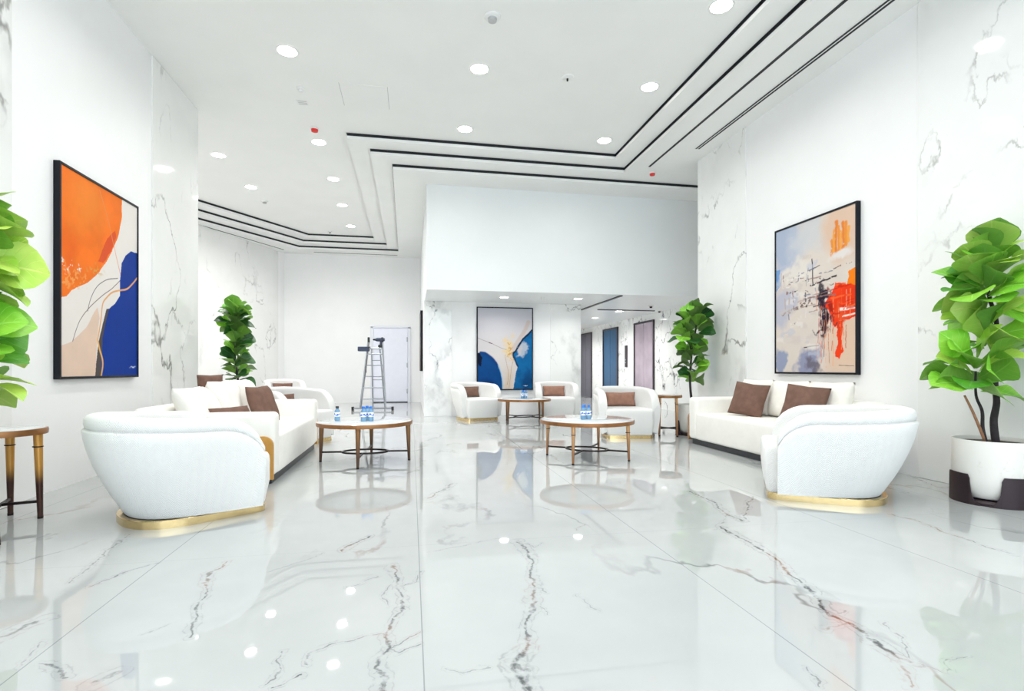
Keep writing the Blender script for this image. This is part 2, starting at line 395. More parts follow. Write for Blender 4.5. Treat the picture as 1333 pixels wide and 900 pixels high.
# ------------------------------------------------------------------ mesh helpers
class MB:
    """collects shapes and links them as ONE mesh object"""
    def __init__(self):
        self.bm = bmesh.new()
        self.mi = 0

    def _tag(self, faces):
        for f in faces:
            f.material_index = self.mi

    def box(self, c, s, bev=0.0, seg=3, rot=None):
        """c centre, s full size"""
        t = bmesh.new()
        bmesh.ops.create_cube(t, size=1.0)
        for v in t.verts:
            v.co = Vector((v.co.x * s[0], v.co.y * s[1], v.co.z * s[2]))
        if bev > 0:
            bmesh.ops.bevel(t, geom=list(t.edges), offset=bev, segments=seg, profile=0.5, affect='EDGES')
        mt = Matrix.Translation(c)
        if rot is not None:
            mt = mt @ rot
        t.transform(mt)
        self.merge(t)
        return self

    def merge(self, t):
        vm = {}
        for v in t.verts:
            vm[v] = self.bm.verts.new(v.co)
        for f in t.faces:
            try:
                nf = self.bm.faces.new([vm[v] for v in f.verts])
                nf.material_index = self.mi
            except ValueError:
                pass
        t.free()

    def prism(self, pts, z0, z1):
        """vertical extrusion of a plan outline"""
        a = [self.bm.verts.new((p[0], p[1], z0)) for p in pts]
        b = [self.bm.verts.new((p[0], p[1], z1)) for p in pts]
        n = len(pts)
        fs = [self.bm.faces.new(list(reversed(a))), self.bm.faces.new(b)]
        for i in range(n):
            fs.append(self.bm.faces.new([a[i], a[(i + 1) % n], b[(i + 1) % n], b[i]]))
        self._tag(fs)
        return self

    def loft(self, rings, cap=True, closed=True):
        """rings: lists of equal length of points"""
        vs = [[self.bm.verts.new(p) for p in r] for r in rings]
        n = len(rings[0])
        fs = []
        for i in range(len(vs) - 1):
            for j in range(n if closed else n - 1):
                k = (j + 1) % n
                fs.append(self.bm.faces.new([vs[i][j], vs[i][k], vs[i + 1][k], vs[i + 1][j]]))
        if cap:
            fs.append(self.bm.faces.new(list(reversed(vs[0]))))
            fs.append(self.bm.faces.new(vs[-1]))
        self._tag(fs)
        return self

    def lathe(self, prof, c=(0, 0, 0), n=24, cap=True):
        rings = []
        for r, z in prof:
            rings.append([(c[0] + r * math.cos(2 * PI * k / n), c[1] + r * math.sin(2 * PI * k / n), c[2] + z) for k in range(n)])
        return self.loft(rings, cap)

    def tube(self, pts, r, n=8, r2=None, cap=True):
        pts = [Vector(p) for p in pts]
        m = len(pts)
        rings = []
        up = None
        for i, p in enumerate(pts):
            d = (pts[min(i + 1, m - 1)] - pts[max(i - 1, 0)]).normalized()
            if up is None:
                up = Vector((0, 0, 1)) if abs(d.z) < 0.9 else Vector((1, 0, 0))
            a = d.cross(up).normalized()
            b = a.cross(d).normalized()
            up = b
            if callable(r):
                rr = r(i / max(1, m - 1))
            else:
                rr = r if r2 is None else r + (r2 - r) * i / (m - 1)
            rings.append([p + a * (rr * math.cos(2 * PI * k / n)) + b * (rr * math.sin(2 * PI * k / n)) for k in range(n)])
        return self.loft(rings, cap)

    def bar(self, a, b, w, h):
        """rectangular bar from a to b"""
        a, b = Vector(a), Vector(b)
        d = (b - a)
        q = d.to_track_quat('X', 'Z').to_matrix().to_4x4()
        return self.box((a + b) / 2, (d.length, w, h), 0.0, 1, q)

    def build(self, name, mats, parent=None, smooth=False, loc=None, rotz=0.0, angle=None):
        bmesh.ops.recalc_face_normals(self.bm, faces=list(self.bm.faces))
        me = bpy.data.meshes.new(name)
        self.bm.to_mesh(me)
        self.bm.free()
        for m_ in (mats if isinstance(mats, (list, tuple)) else [mats]):
            me.materials.append(m_)
        if smooth:
            for p in me.polygons:
                p.use_smooth = True
            if angle:
                me.set_sharp_from_angle(angle=math.radians(angle))
        o = bpy.data.objects.new(name, me)
        COL.objects.link(o)
        if parent:
            o.parent = parent
        if loc is not None:
            o.location = loc
        o.rotation_euler[2] = rotz
        return o


def tag(o, label, cat, group=None):
    o['label'] = label
    o['category'] = cat
    if group:
        o['group'] = group
    return o


def thing(name, label, cat, loc=(0, 0, 0), rotz=0.0, group=None):
    o = bpy.data.objects.new(name, None)
    o.empty_display_size = 0.1
    COL.objects.link(o)
    o.location = loc
    o.rotation_euler = (0, 0, rotz)
    return tag(o, label, cat, group)


def struct(o, label=None, cat=None):
    o['kind'] = 'structure'
    if label:
        o['label'] = label
    if cat:
        o['category'] = cat
    return o


def dup(root, loc, rotz, label, group=None, scale=1.0):
    r = root.copy()
    COL.objects.link(r)
    r.location = loc
    r.rotation_euler = (0, 0, rotz)
    r.scale = scale if isinstance(scale, tuple) else (scale, scale, scale)
    r['label'] = label
    if group:
        r['group'] = group
    for ch in list(root.children):
        c = ch.copy()
        COL.objects.link(c)
        c.parent = r
        for g in ch.children:
            d = g.copy()
            COL.objects.link(d)
            d.parent = c
    return r


def face(fx, fy):
    """rotation that turns local +Y towards (fx, fy)"""
    return math.atan2(-fx, fy)


# ------------------------------------------------------------------ room shell
XL, XR = -2.88, 4.59
ZMAIN, Z1, Z2, Z3 = 4.54, 4.455, 4.37, 4.285
ZLOW = 2.41
YF = -3.2

b = MB()
b.box((0, 8, -0.05), (16, 24, 0.1))
struct(b.build('floor', M['floor']), 'polished white marble floor with dark veins', 'floor')

b = MB()
b.box((0, 8, ZMAIN + 0.05), (16, 24, 0.1))
struct(b.build('ceiling', M['ceiling']), 'white main ceiling with recessed downlights', 'ceiling')


def offset_line(pts, d):
    """shift an open polyline sideways (to the right of its direction)"""
    out = []
    for i, p in enumerate(pts):
        p = Vector(p)
        ds = []
        if i > 0:
            ds.append((p - Vector(pts[i - 1])).normalized())
        if i < len(pts) - 1:
            ds.append((Vector(pts[i + 1]) - p).normalized())
        ns = [Vector((q.y, -q.x)) for q in ds]
        if len(ns) == 1:
            out.append(tuple(p + ns[0] * d))
        else:
            bi = (ns[0] + ns[1]).normalized()
            out.append(tuple(p + bi * (d / max(0.3, bi.dot(ns[0])))))
    return out


DG = Vector((-0.563, -0.826))


def coffer(k):
    """outline of the k-th step (right side, across, tongue, alcove, diagonal)"""
    if k == 0:
        p = [(3.31, YF - 0.3), (3.31, 8.28), (-0.95, 8.28), (-0.98, 14.65), (-2.65, 14.65)]
    elif k == 1:
        p = [(3.60, YF - 0.3), (3.60, 8.60), (-0.63, 8.60), (-0.66, 15.0), (-2.84, 15.0)]
    else:
        p = [(7.8, 8.95), (-0.30, 8.95), (-0.36, 15.35), (-3.02, 15.35)]
    e = Vector(p[-1]) + DG * 8.0
    return p + [tuple(e)]


for k, z in enumerate((Z1, Z2, Z3)):
    line = coffer(k)

    def region(ln):
        if k < 2:
            return ln + [(-7.9, ln[-1][1]), (-7.9, 19.8), (7.9, 19.8), (7.9, YF - 0.3)]
        return ln + [(-7.9, ln[-1][1]), (-7.9, 19.8), (7.8, 19.8)]
    top = (ZMAIN, Z1, Z2)[k]
    b = MB()
    b.prism(region(line), z, z + 0.045)
    s = struct(b.build('trim_%d' % (k + 1), M['ceiling']), 'white stepped ceiling border', 'ceiling border')
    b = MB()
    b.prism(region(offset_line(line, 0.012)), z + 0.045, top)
    b.build('gap_shade_fill', M['dark'], s)  # near-black fill stands in for the shade inside the step gap
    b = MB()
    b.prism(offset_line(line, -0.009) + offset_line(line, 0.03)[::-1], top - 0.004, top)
    b.build('contact_shadow_strip', M['dark'], s)  # dark strip painted in as the contact shadow along the step edge

b = MB()
b.box((3.9, (YF + 8.26) / 2, Z2 - 0.002), (0.035, 8.26 - YF, 0.006))
struct(b.build('trim_4', M['dark']), 'dark straight slot in the white ceiling border', 'ceiling slot')
b = MB()
b.box((-1.55, 15.72, Z3 - 0.002), (2.3, 0.03, 0.006))
struct(b.build('trim_5', M['dark']), 'thin dark slot above the back wall', 'ceiling slot')
b = MB()
b.bar((-3.46, 15.55, Z3 - 0.002), (-5.02, 12.75, Z3 - 0.002), 0.03, 0.006)
struct(b.build('trim_6', M['dark']), 'thin dark slot above the marble alcove wall', 'ceiling slot')


def side_wall(name, x0, x1, xin, y_end, marble_runs, lab):
    b = MB()
    b.box(((x0 + x1) / 2, (YF + y_end) / 2, 2.3), (abs(x1 - x0), y_end - YF, 4.6))
    w = struct(b.build(name, M['wall']), lab, 'wall')
    sg = 1 if xin > (x0 + x1) / 2 else -1
    for (ya, yb) in marble_runs:
        b = MB()
        b.box((xin + sg * 0.006, (ya + yb) / 2, 2.268), (0.02, yb - ya, 4.53))
        b.build('marble_panel', M['marble'], w)
    return w


side_wall('wall_left', XL - 0.3, XL, XL, 7.92, ((YF, 4.48), (6.63, 7.92)), 'white left wall with marble panels')
side_wall('wall_right', XR, XR + 0.3, XR, 7.90, ((YF, 4.09), (6.65, 7.90)), 'white right wall with marble panels')

# returns behind the side walls
b = MB()
b.box((-5.2, 7.77, 2.3), (4.05, 0.3, 4.6))
struct(b.build('wall_left_return', M['wall']))
b = MB()
b.box((6.0, 7.75, 2.3), (2.3, 0.3, 4.6))
struct(b.build('wall_right_return', M['wall']))
# the marble alcove wall (slanting in plan) and the plain part up to the corner
A, B_, Cc = Vector((-6.9, 8.0)), Vector((-3.66, 15.80)), Vector((-3.55, 16.06))
nrm = Vector((-(B_ - A).y, (B_ - A).x)).normalized() * 0.2
b = MB()
b.prism([A, B_, B_ + nrm, A + nrm], 0, Z3)
struct(b.build('wall_alcove', M['marble']), 'marble wall of the alcove behind the left sofa', 'wall')
b = MB()
b.prism([B_, Cc, Cc + nrm, B_ + nrm], 0, Z3)
struct(b.build('wall_alcove_end', M['wall']))
b = MB()
b.box((-1.8, 16.15, 2.15), (4.4, 0.2, 4.3))
struct(b.build('wall_back', M['wall']), 'plain white back wall with a white door', 'wall')
# bulkhead over the lobby, art wall, lobby ceiling
b = MB()
b.box(((0.27 + 7.5) / 2, (9.55 + 16.05) / 2, (ZLOW + Z3) / 2), (7.23, 6.5, Z3 - ZLOW))
struct(b.build('wall_bulkhead', M['bulkhead']), 'broad pale bulkhead above the lift lobby', 'wall')
b = MB()
b.box(((0.27 + 3.66) / 2, (11.2 + 16.05) / 2, ZLOW / 2), (3.39, 4.85, ZLOW))
w = struct(b.build('wall_core', M['wall']), 'white wall behind the blue abstract painting', 'wall')
for xa, xb in ((0.262, 0.83), (2.98, 3.668)):
    b = MB()
    b.box(((xa + xb) / 2, 11.196, ZLOW / 2), (xb - xa, 0.02, ZLOW - 0.004))
    b.build('marble_panel', M['marble_strong'], w)
b = MB()
b.box((4.9, 17.6, ZLOW + 0.05), (3.0, 3.2, 0.1))
struct(b.build('ceiling_lobby', M['ceiling']))
b = MB()
b.box((6.15, 13.4, 1.25), (0.2, 11.4, 2.5))
struct(b.build('wall_lifts', M['marble_strong']), 'marble wall of the lift lobby with three lift doors', 'wall')
b = MB()
b.box((6.15, 8.6, 3.4), (0.2, 1.9, 1.9))
struct(b.build('wall_lobby_side', M['wall']))
b = MB()
b.box((4.9, 19.0, 1.25), (2.6, 0.2, 2.5))
struct(b.build('wall_lobby_end', M['marble_strong']))
b = MB()
b.box((3.56, 17.5, 1.25), (0.2, 3.0, 2.5))
struct(b.build('wall_lobby_left', M['wall']))

# glazed front behind the viewer
b = MB()
b.box((0.85, YF, 4.45), (7.6, 0.2, 0.3))
b.box((0.85, YF, 0.04), (7.6, 0.2, 0.08))
struct(b.build('wall_front', M['wall']))
b = MB()
for x in (-2.82, -1.0, 0.85, 2.7, 4.53):
    b.box((x, YF, 2.2), (0.07, 0.12, 4.3))
b.box((0.85, YF, 2.6), (7.4, 0.1, 0.07))
struct(b.build('window_1', M['window_metal']))

# ------------------------------------------------------------------ doors
b = MB()
b.box((-0.60, 16.035, 1.10), (0.98, 0.04, 2.18), 0.004, 1)
d1 = struct(b.build('door_1', M['door']), 'plain white door in the back wall behind the stepladder', 'door')
b = MB()
for x in (-1.135, -0.065):
    b.box((x, 16.03, 1.115), (0.075, 0.07, 2.23), 0.006, 2)
b.box((-0.60, 16.03, 2.225), (1.145, 0.07, 0.07), 0.006, 2)
b.build('door_frame', M['door_frame'], d1)
b = MB()
b.box((-0.60, 16.012, 0.012), (0.98, 0.03, 0.024))
b.build('under_door_shade', M['plinth'], d1)  # black strip painted in for the shaded gap under the door
for z in (1.86, 1.1, 0.33):
    b = MB()
    b.lathe([(0.012, -0.07), (0.012, 0.07)], (-0.115, 16.005, z), 10)
    b.box((-0.125, 16.008, z), (0.03, 0.012, 0.13))
    b.build('hinge', M['steel'], d1)

for i, (ya, yb, mm, lab) in enumerate(((12.54, 13.69, 'lift_mauve', 'tall mauve metal lift door nearest the fig plant'),
                                      (14.93, 16.10, 'lift_blue', 'blue metal lift door, middle of the three'),
                                      (17.26, 18.40, 'lift_dark', 'dark grey lift door at the far end of the lobby'))):
    yc = (ya + yb) / 2
    b = MB()
    b.box((6.045, yc - 0.29, 1.1), (0.03, 0.565, 2.19), 0.003, 1)
    b.box((6.045, yc + 0.29, 1.1), (0.03, 0.565, 2.19), 0.003, 1)
    d = struct(b.build('door_%d' % (i + 2), M[mm]), lab, 'lift door')
    b = MB()
    for y in (ya - 0.01, yb + 0.01):
        b.box((6.04, y, 1.115), (0.06, 0.05, 2.23), 0.004, 1)
    b.box((6.04, yc, 2.22), (0.06, yb - ya + 0.07, 0.05), 0.004, 1)
    b.build('door_frame', M['lift_frame'], d)


# ------------------------------------------------------------------ ceiling fixtures
LIGHT_W = 10.0


def downlight(x, y, z, lab, r=0.105, grp='round ceiling downlights', power=1.0):
    o = thing('downlight', lab, 'ceiling light', (x, y, z), 0, grp)
    b = MB()
    b.lathe([(r + 0.022, -0.0005), (r + 0.018, -0.006), (r, -0.007), (r - 0.004, -0.003), (r - 0.004, -0.0005)], n=32, cap=False)
    b.build('trim_ring', M['white_plastic'], o, True)
    b = MB()
    b.lathe([(r - 0.004, -0.0005), (r - 0.004, -0.004), (0.01, -0.004)], n=32)
    b.build('diffuser', M['lamp'], o)
    lamp(x, y, z - 0.02, power)
    return o


def lamp(x, y, z, power):
    ld = bpy.data.lights.new('lamp_light', 'AREA')
    ld.shape = 'DISK'
    ld.size = 0.18
    ld.energy = LIGHT_W * power
    ld.color = (1.0, 0.985, 0.96)
    ld.spread = math.radians(150)
    lo = bpy.data.objects.new('lamp_light', ld)
    COL.objects.link(lo)
    lo.location = (x, y, z)


DL = [(-1.36, 6.27, 'large round ceiling downlight above the left coffee table, nearest the marble column'),
      (0.79, 6.22, 'round ceiling downlight midway between the smoke detector and the ceiling step'),
      (2.94, 6.22, 'round ceiling downlight above the right table, beside the sprinkler'),
      (2.97, 4.70, 'round ceiling downlight cut by the top edge of the photo'),
      (0.78, 7.82, 'round downlight just in front of the long ceiling step, centre'),
      (2.94, 7.81, 'round downlight tucked into the right inner corner of the stepped ceiling'),
      (-1.42, 8.70, 'round downlight beside the red ceiling detector, at the step corner'),
      (-3.14, 9.54, 'round downlight near the left wall end, over the alcove'),
      (-1.43, 10.34, 'second downlight of the row beside the ceiling tongue, behind the red detector'),
      (-3.07, 11.10, 'far left downlight just before the slanting ceiling steps'),
      (-1.47, 11.95, 'third downlight of the row along the ceiling tongue'),
      (-1.48, 13.68, 'farthest small downlight, at the end of the alcove ceiling')]
for x, y, l in DL:
    downlight(x, y, ZMAIN, l, power=1.9 if y > 8.2 else 1.0)
# the same grid goes on above and behind the viewer (lamps only: nothing of them is in the photo)
for x in (-1.4, 0.79, 2.94):
    for y in (4.7, 3.1, 1.5, -0.1, -1.7):
        if (x, y) != (2.94, 4.7):
            lamp(x, y, ZMAIN - 0.02, 1.0)
for x, y in ((-3.1, 12.7), (-4.6, 9.5), (-4.6, 11.1)):
    lamp(x, y, ZMAIN - 0.02, 2.0)

SL = [(1.80, 10.31, 'square-looking soffit downlight above the blue painting, left'),
      (3.30, 10.26, 'soffit downlight at the right end of the art wall'),
      (5.02, 12.34, 'near downlight in the lift lobby ceiling, by the dark slot'),
      (5.02, 14.05, 'second downlight in the lift lobby ceiling, farther in')]
for x, y, l in SL:
    downlight(x, y, ZLOW, l, 0.085, 'soffit downlights', 0.8 if y < 11 else 1.9)
for x, y in ((5.02, 15.8), (5.02, 17.5)):
    lamp(x, y, ZLOW - 0.02, 1.9)


def lobby_slot(name, a, b_, lab, w):
    o = MB()
    o.bar(a, b_, w, 0.02)
    o = o.build(name, M['lift_frame'])
    return tag(o, lab, 'ceiling slot')


lobby_slot('linear_slot_diffuser', (3.98, 12.11, ZLOW - 0.01), (3.97, 9.62, ZLOW - 0.01), 'long dark ceiling slot running from the art wall corner to the soffit edge', 0.05)
lobby_slot('linear_slot_diffuser', (4.35, 12.0, ZLOW - 0.01), (5.8, 12.0, ZLOW - 0.01), 'thin dark cross slot in the lift lobby ceiling', 0.045)

o = thing('linear_air_diffuser', 'long double-slot black air diffuser in the ceiling along the right wall', 'air vent', (4.30, 2.2, Z2))
b = MB()
b.box((0, 0, -0.003), (0.10, 10.5, 0.006))
b.build('frame', M['white_plastic'], o)
for dx in (-0.022, 0.022):
    b = MB()
    b.box((dx, 0, -0.006), (0.024, 10.48, 0.006))
    b.build('slot', M['dark'], o)


def dome(name, lab, cat, x, y, z, r, cap=None, grp=None, head=0.55):
    o = thing(name, lab, cat, (x, y, z), 0, grp)
    b = MB()
    b.lathe([(r, 0), (r * 0.98, -0.012), (r * 0.8, -0.022), (0.01, -0.024)], n=28)
    b.build('base', M['white_plastic'], o, True, angle=40)
    b = MB()
    q = r * head
    b.lathe([(q, -0.02), (q * 0.9, -0.05), (q * 0.55, -0.055), (0.004, -0.056)], n=20)
    b.build('sensor_head', cap or M['grey_plastic'], o, True, angle=40)
    return o


dome('smoke_detector', 'round white smoke detector on the ceiling near the top centre', 'smoke detector', 0.80, 5.27, ZMAIN, 0.085)
dome('sprinkler_head', 'small white sprinkler with a dark tip between two downlights', 'sprinkler', 1.86, 6.19, ZMAIN, 0.075, M['bronze'], None, 0.16)
dome('fire_detector', 'red-capped detector on the ceiling in front of the corner downlight', 'fire detector', -1.40, 8.21, ZMAIN, 0.06, M['red'], 'red detectors', 0.85)
dome('fire_detector', 'red-capped detector under the ceiling edge above the right bulkhead', 'fire detector', 4.07, 8.50, Z2, 0.055, M['red'], 'red detectors', 0.85)
dome('ceiling_sensor', 'small white ceiling sensor above the alcove, behind the left downlight', 'ceiling sensor', -3.05, 11.98, ZMAIN, 0.075)
dome('sprinkler_head', 'small white sprinkler above the large left downlight row', 'sprinkler', -1.37, 7.07, ZMAIN, 0.05, M['white_plastic'])
dome('sprinkler_head', 'tiny white sprinkler on the far alcove ceiling', 'sprinkler', -2.06, 14.3, ZMAIN, 0.05, M['bronze'], None, 0.3)
dome('sprinkler_head', 'small sprinkler under the soffit between its two downlights', 'sprinkler', 2.55, 10.2, ZLOW, 0.04, M['white_plastic'])
dome('ceiling_sensor', 'dark round sensor in the lift lobby ceiling, near the soffit edge', 'ceiling sensor', 5.27, 11.08, ZLOW, 0.06, M['bronze'])
dome('ceiling_sensor', 'dark round sensor at the end of the thin lobby slot', 'ceiling sensor', 5.90, 11.95, ZLOW, 0.06, M['bronze'])
o = thing('access_hatch', 'flush white access hatch in the ceiling, only its edges showing', 'access hatch', (-0.59, 7.13, ZMAIN))
b = MB()
b.box((0, 0, -0.002), (0.58, 0.58, 0.004))
b.build('panel', M['ceiling'], o)
for x in (-0.294, 0.294):
    b = MB()
    b.box((x, 0, -0.001), (0.006, 0.58, 0.003))
    b.build('edge_gap', M['grey_plastic'], o)
o = thing('air_grille', 'little white slatted grille in the ceiling beyond the sprinkler', 'air vent', (-1.42, 7.44, ZMAIN))
b = MB()
b.box((0, 0, -0.003), (0.15, 0.13, 0.006))
b.build('frame', M['white_plastic'], o)
for k in range(3):
    b = MB()
    b.box((0, -0.04 + 0.04 * k, -0.006), (0.11, 0.012, 0.004))
    b.build('slat', M['grey_plastic'], o)

# wall items of the lobby
o = thing('call_panel', 'narrow black lift call panel between two lift doors', 'call panel', (6.03, 14.28, 1.35))
b = MB()
b.box((0, 0, 0), (0.03, 0.14, 0.62), 0.004, 1)
b.build('plate', M['lift_frame'], o)
for z in (-0.1, -0.18):
    b = MB()
    b.tube([(-0.014, 0, z), (-0.02, 0, z)], 0.022, 14)
    b.build('button', M['steel'], o)
o = thing('wall_socket', 'small grey wall socket beside the mauve lift door', 'socket', (6.04, 12.0, 0.57))
b = MB()
b.box((0, 0, 0), (0.02, 0.10, 0.14), 0.004, 1)
b.build('plate', M['grey_plastic'], o)
b = MB()
b.box((-0.01, 0, 0.0), (0.01, 0.05, 0.05), 0.003, 1)
b.build('outlet', M['lift_frame'], o)


# ------------------------------------------------------------------ furniture
def d_outline(hw, yf, yb, rc=0.06, n=32, ym=0.0):
    """D-shaped plan outline: flat front at +Y, round back"""
    p = []
    for k in range(6):
        a = (PI / 2) * k / 5
        p.append((hw - rc + rc * math.cos(a), yf - rc + rc * math.sin(a)))
    for k in range(6):
        a = PI / 2 + (PI / 2) * k / 5
        p.append((-hw + rc + rc * math.cos(a), yf - rc + rc * math.sin(a)))
    for k in range(n + 1):
        a = PI + PI * k / n
        c, s = math.cos(a), math.sin(a)
        q = 2.0 / 2.35
        p.append((hw * math.copysign(abs(c) ** q, c), ym + (ym - yb) * math.copysign(abs(s) ** q, s)))
    return p


def make_armchair(label):
    t = thing('armchair', label, 'armchair', (0, 0, 0), 0, 'white barrel armchairs')
    # gilded plinth
    b = MB()
    o = d_outline(0.345, 0.43, -0.31)
    b.loft([[(x, y, 0.0) for x, y in o], [(x, y, 0.05) for x, y in o], [(x * 0.99, y * 0.99, 0.054) for x, y in o]])
    b.build('plinth', M['gold'], t, True, angle=35)
    # seat block
    b = MB()
    o = d_outline(0.350, 0.46, -0.22)
    rings = []
    for z, s in ((0.054, 0.93), (0.07, 0.94), (0.10, 0.95), (0.22, 1.0), (0.36, 1.0), (0.40, 0.992), (0.42, 0.972), (0.428, 0.93)):
        rings.append([(x * s, (y - 0.05) * s + 0.05, z) for x, y in o])
    b.loft(rings)
    b.build('seat', M['weave'], t, True, angle=50)
    # wrap-round shell
    path = []
    yfr, hw, yb = 0.37, 0.455, -0.48
    for k in range(10):
        path.append((hw, yfr - yfr * k / 10.0))
    for k in range(49):
        a = PI * k / 48
        c, s = math.cos(a), math.sin(a)
        q = 2.0 / 2.3
        path.append((hw * math.copysign(abs(c) ** q, c), yb * abs(s) ** q))
    for k in range(9, -1, -1):
        path.append((-hw, yfr - yfr * k / 10.0))
    n = len(path)
    nr = []
    for i in range(n):
        a, c = Vector(path[max(0, i - 1)]), Vector(path[min(n - 1, i + 1)])
        d = (c - a).normalized()
        nr.append(Vector((-d.y, d.x)))          # will be flipped outwards below
    for i in range(n):
        if nr[i].dot(Vector(path[i])) < 0:
            nr[i] = -nr[i]
    rings = []
    for i in range(n):
        x, y = path[i]
        back = max(0.0, min(1.0, (0.05 - y) / 0.5))
        h = 0.705 + 0.032 * back
        if y > 0.02:
            u = max(0.0, min(1.0, (y - 0.10) / 0.285))
            h = 0.40 + (h - 0.40) * math.sqrt(max(0.0, 1 - u ** 2.2))
        taper = 0.40 + 0.60 * max(0.0, min(1.0, (0.37 - y) / 0.5))
        f = (h - 0.065) / 0.68
        sec = []

        def pt(off, zz):
            zn = (zz - 0.065) / 0.68
            s = 1.0 - taper * 0.235 * (1.0 - min(1.0, zn / 0.88)) ** 1.6
            px, py = x * s, 0.37 + (y - 0.37) * s
            v = Vector((px, py)) + nr[i] * off
            sec.append((v.x, v.y, 0.065 + zn * 0.68 * f))
        for zz in (0.058, 0.075, 0.12, 0.20, 0.30, 0.40, 0.50, 0.58, 0.640):
            pt(0.0, zz)
        pt(-0.008, 0.650)
        pt(-0.024, 0.652)
        pt(-0.026, 0.657)
        pt(-0.014, 0.664)
        pt(-0.010, 0.685)
        for k in range(1, 10):                  # rolled rim
            a = PI * k / 10
            pt(-0.070 + 0.060 * math.cos(a), 0.698 + 0.052 * math.sin(a) ** 0.8)
        for zz in (0.68, 0.60, 0.50, 0.42, 0.34):
            pt(-0.125, zz)
        pt(-0.10, 0.12)
        rings.append(sec)
    b = MB()
    b.loft(rings)
    b.build('backrest', M['weave'], t, True, angle=60)
    return t


chairs = [
    ((-1.58, 4.01), (0.80, 0.60), (1.06, 1.07, 0.96), 'white barrel armchair seen from behind, in front of the left sofa'),
    ((3.29, 3.66), (-0.82, 0.57), (1.10, 1.12, 0.96), 'white barrel armchair seen from behind, in front of the right sofa'),
    ((-1.62, 7.72), (0.80, -0.60), 1.0, 'white barrel armchair just beyond the left sofa, facing its table'),
    ((-3.02, 13.60), (0.35, -0.93), 1.0, 'white barrel armchair farthest back, before the marble alcove wall'),
    ((1.22, 10.50), (0.34, -0.94), 0.98, 'white barrel armchair on a gold plinth left of the blue painting'),
    ((2.92, 10.58), (-0.12, -0.99), 0.98, 'white barrel armchair right of the blue painting, behind the far table'),
    ((3.13, 7.50), (-0.16, -0.98), 0.98, 'white barrel armchair behind the right coffee table, before the lift lobby'),
]
proto = None
for (x, y), (fx, fy), sc, lab in chairs:
    if proto is None:
        proto = make_armchair(lab)
        proto.location = (x, y, 0)
        proto.rotation_euler = (0, 0, face(fx, fy))
        proto.scale = sc if isinstance(sc, tuple) else (sc, sc, sc)
    else:
        dup(proto, (x, y, 0), face(fx, fy), lab, None, sc)


def pillow_mesh(w, h, t, seed, pinch=0.06, n=18):
    rnd = random.Random(seed)
    b = MB()
    ph = rnd.uniform(0, 6)

    def side(sg):
        g = []
        for j in range(n + 1):
            row = []
            v = -1 + 2 * j / n
            for i in range(n + 1):
                u = -1 + 2 * i / n
                ed = (1 - abs(u) ** 3.2) * (1 - abs(v) ** 3.2)
                th = max(0.0, ed) ** 0.55 * t / 2
                px = u * w / 2 * (1 - pinch * (1 - abs(v)) ** 1.2 * abs(u) ** 2)
                pz = v * h / 2 * (1 - pinch * (1 - abs(u)) ** 1.2 * abs(v) ** 2)
                wr = 0.07 * t * math.sin(6 * u + 3.5 * v + ph) * ed
                row.append((px, sg * (th + wr * 0.6) + 0.04 * t * math.sin(2.2 * u + ph), pz + h / 2))
            g.append(row)
        return g
    f, k = side(1), side(-1)
    vf = [[b.bm.verts.new(p) for p in r] for r in f]
    vk = [[b.bm.verts.new(p) for p in r] for r in k]
    for a in (vf, vk):
        for j in range(n):
            for i in range(n):
                b.bm.faces.new([a[j][i], a[j][i + 1], a[j + 1][i + 1], a[j + 1][i]])
    bmesh.ops.remove_doubles(b.bm, verts=list(b.bm.verts), dist=0.0008)
    return b


PN = [0]


def cushion(loc, facing, w, h, t, tilt, material, label, group=None, roll=0.0, name='throw_pillow', cat='cushion'):
    """stands on its lower edge at loc, its front turned towards facing, leaning back by tilt"""
    PN[0] += 1
    o = pillow_mesh(w, h, t, PN[0]).build(name, M[material], None, True)
    o.location = loc
    o.rotation_mode = 'XYZ'
    rz = face(*facing)
    o.rotation_euler = (Matrix.Rotation(rz, 3, 'Z') @ Matrix.Rotation(tilt, 3, 'X') @ Matrix.Rotation(roll, 3, 'Y')).to_euler()
    return tag(o, label, cat, group)


# lumbar cushions on the armchairs
def seat_cushion(k, mt, lab, yl=-0.20):
    (x, y), (fx, fy), sc, _ = chairs[k]
    f = Vector((fx, fy)).normalized()
    cushion((x + f.x * yl * sc, y + f.y * yl * sc, 0.432 * sc), (fx, fy), 0.46, 0.215, 0.10, math.radians(12), mt, lab, 'lumbar cushions on the armchairs', name='lumbar_cushion')


seat_cushion(2, 'brown', 'brown lumbar cushion on the armchair beyond the left sofa', -0.16)
seat_cushion(3, 'brown', 'brown lumbar cushion on the farthest armchair by the alcove')
seat_cushion(4, 'brown', 'dark brown lumbar cushion on the armchair left of the blue painting')
seat_cushion(5, 'taupe', 'rosy brown lumbar cushion on the armchair right of the blue painting')
seat_cushion(6, 'taupe', 'rosy brown lumbar cushion on the armchair behind the right coffee table')


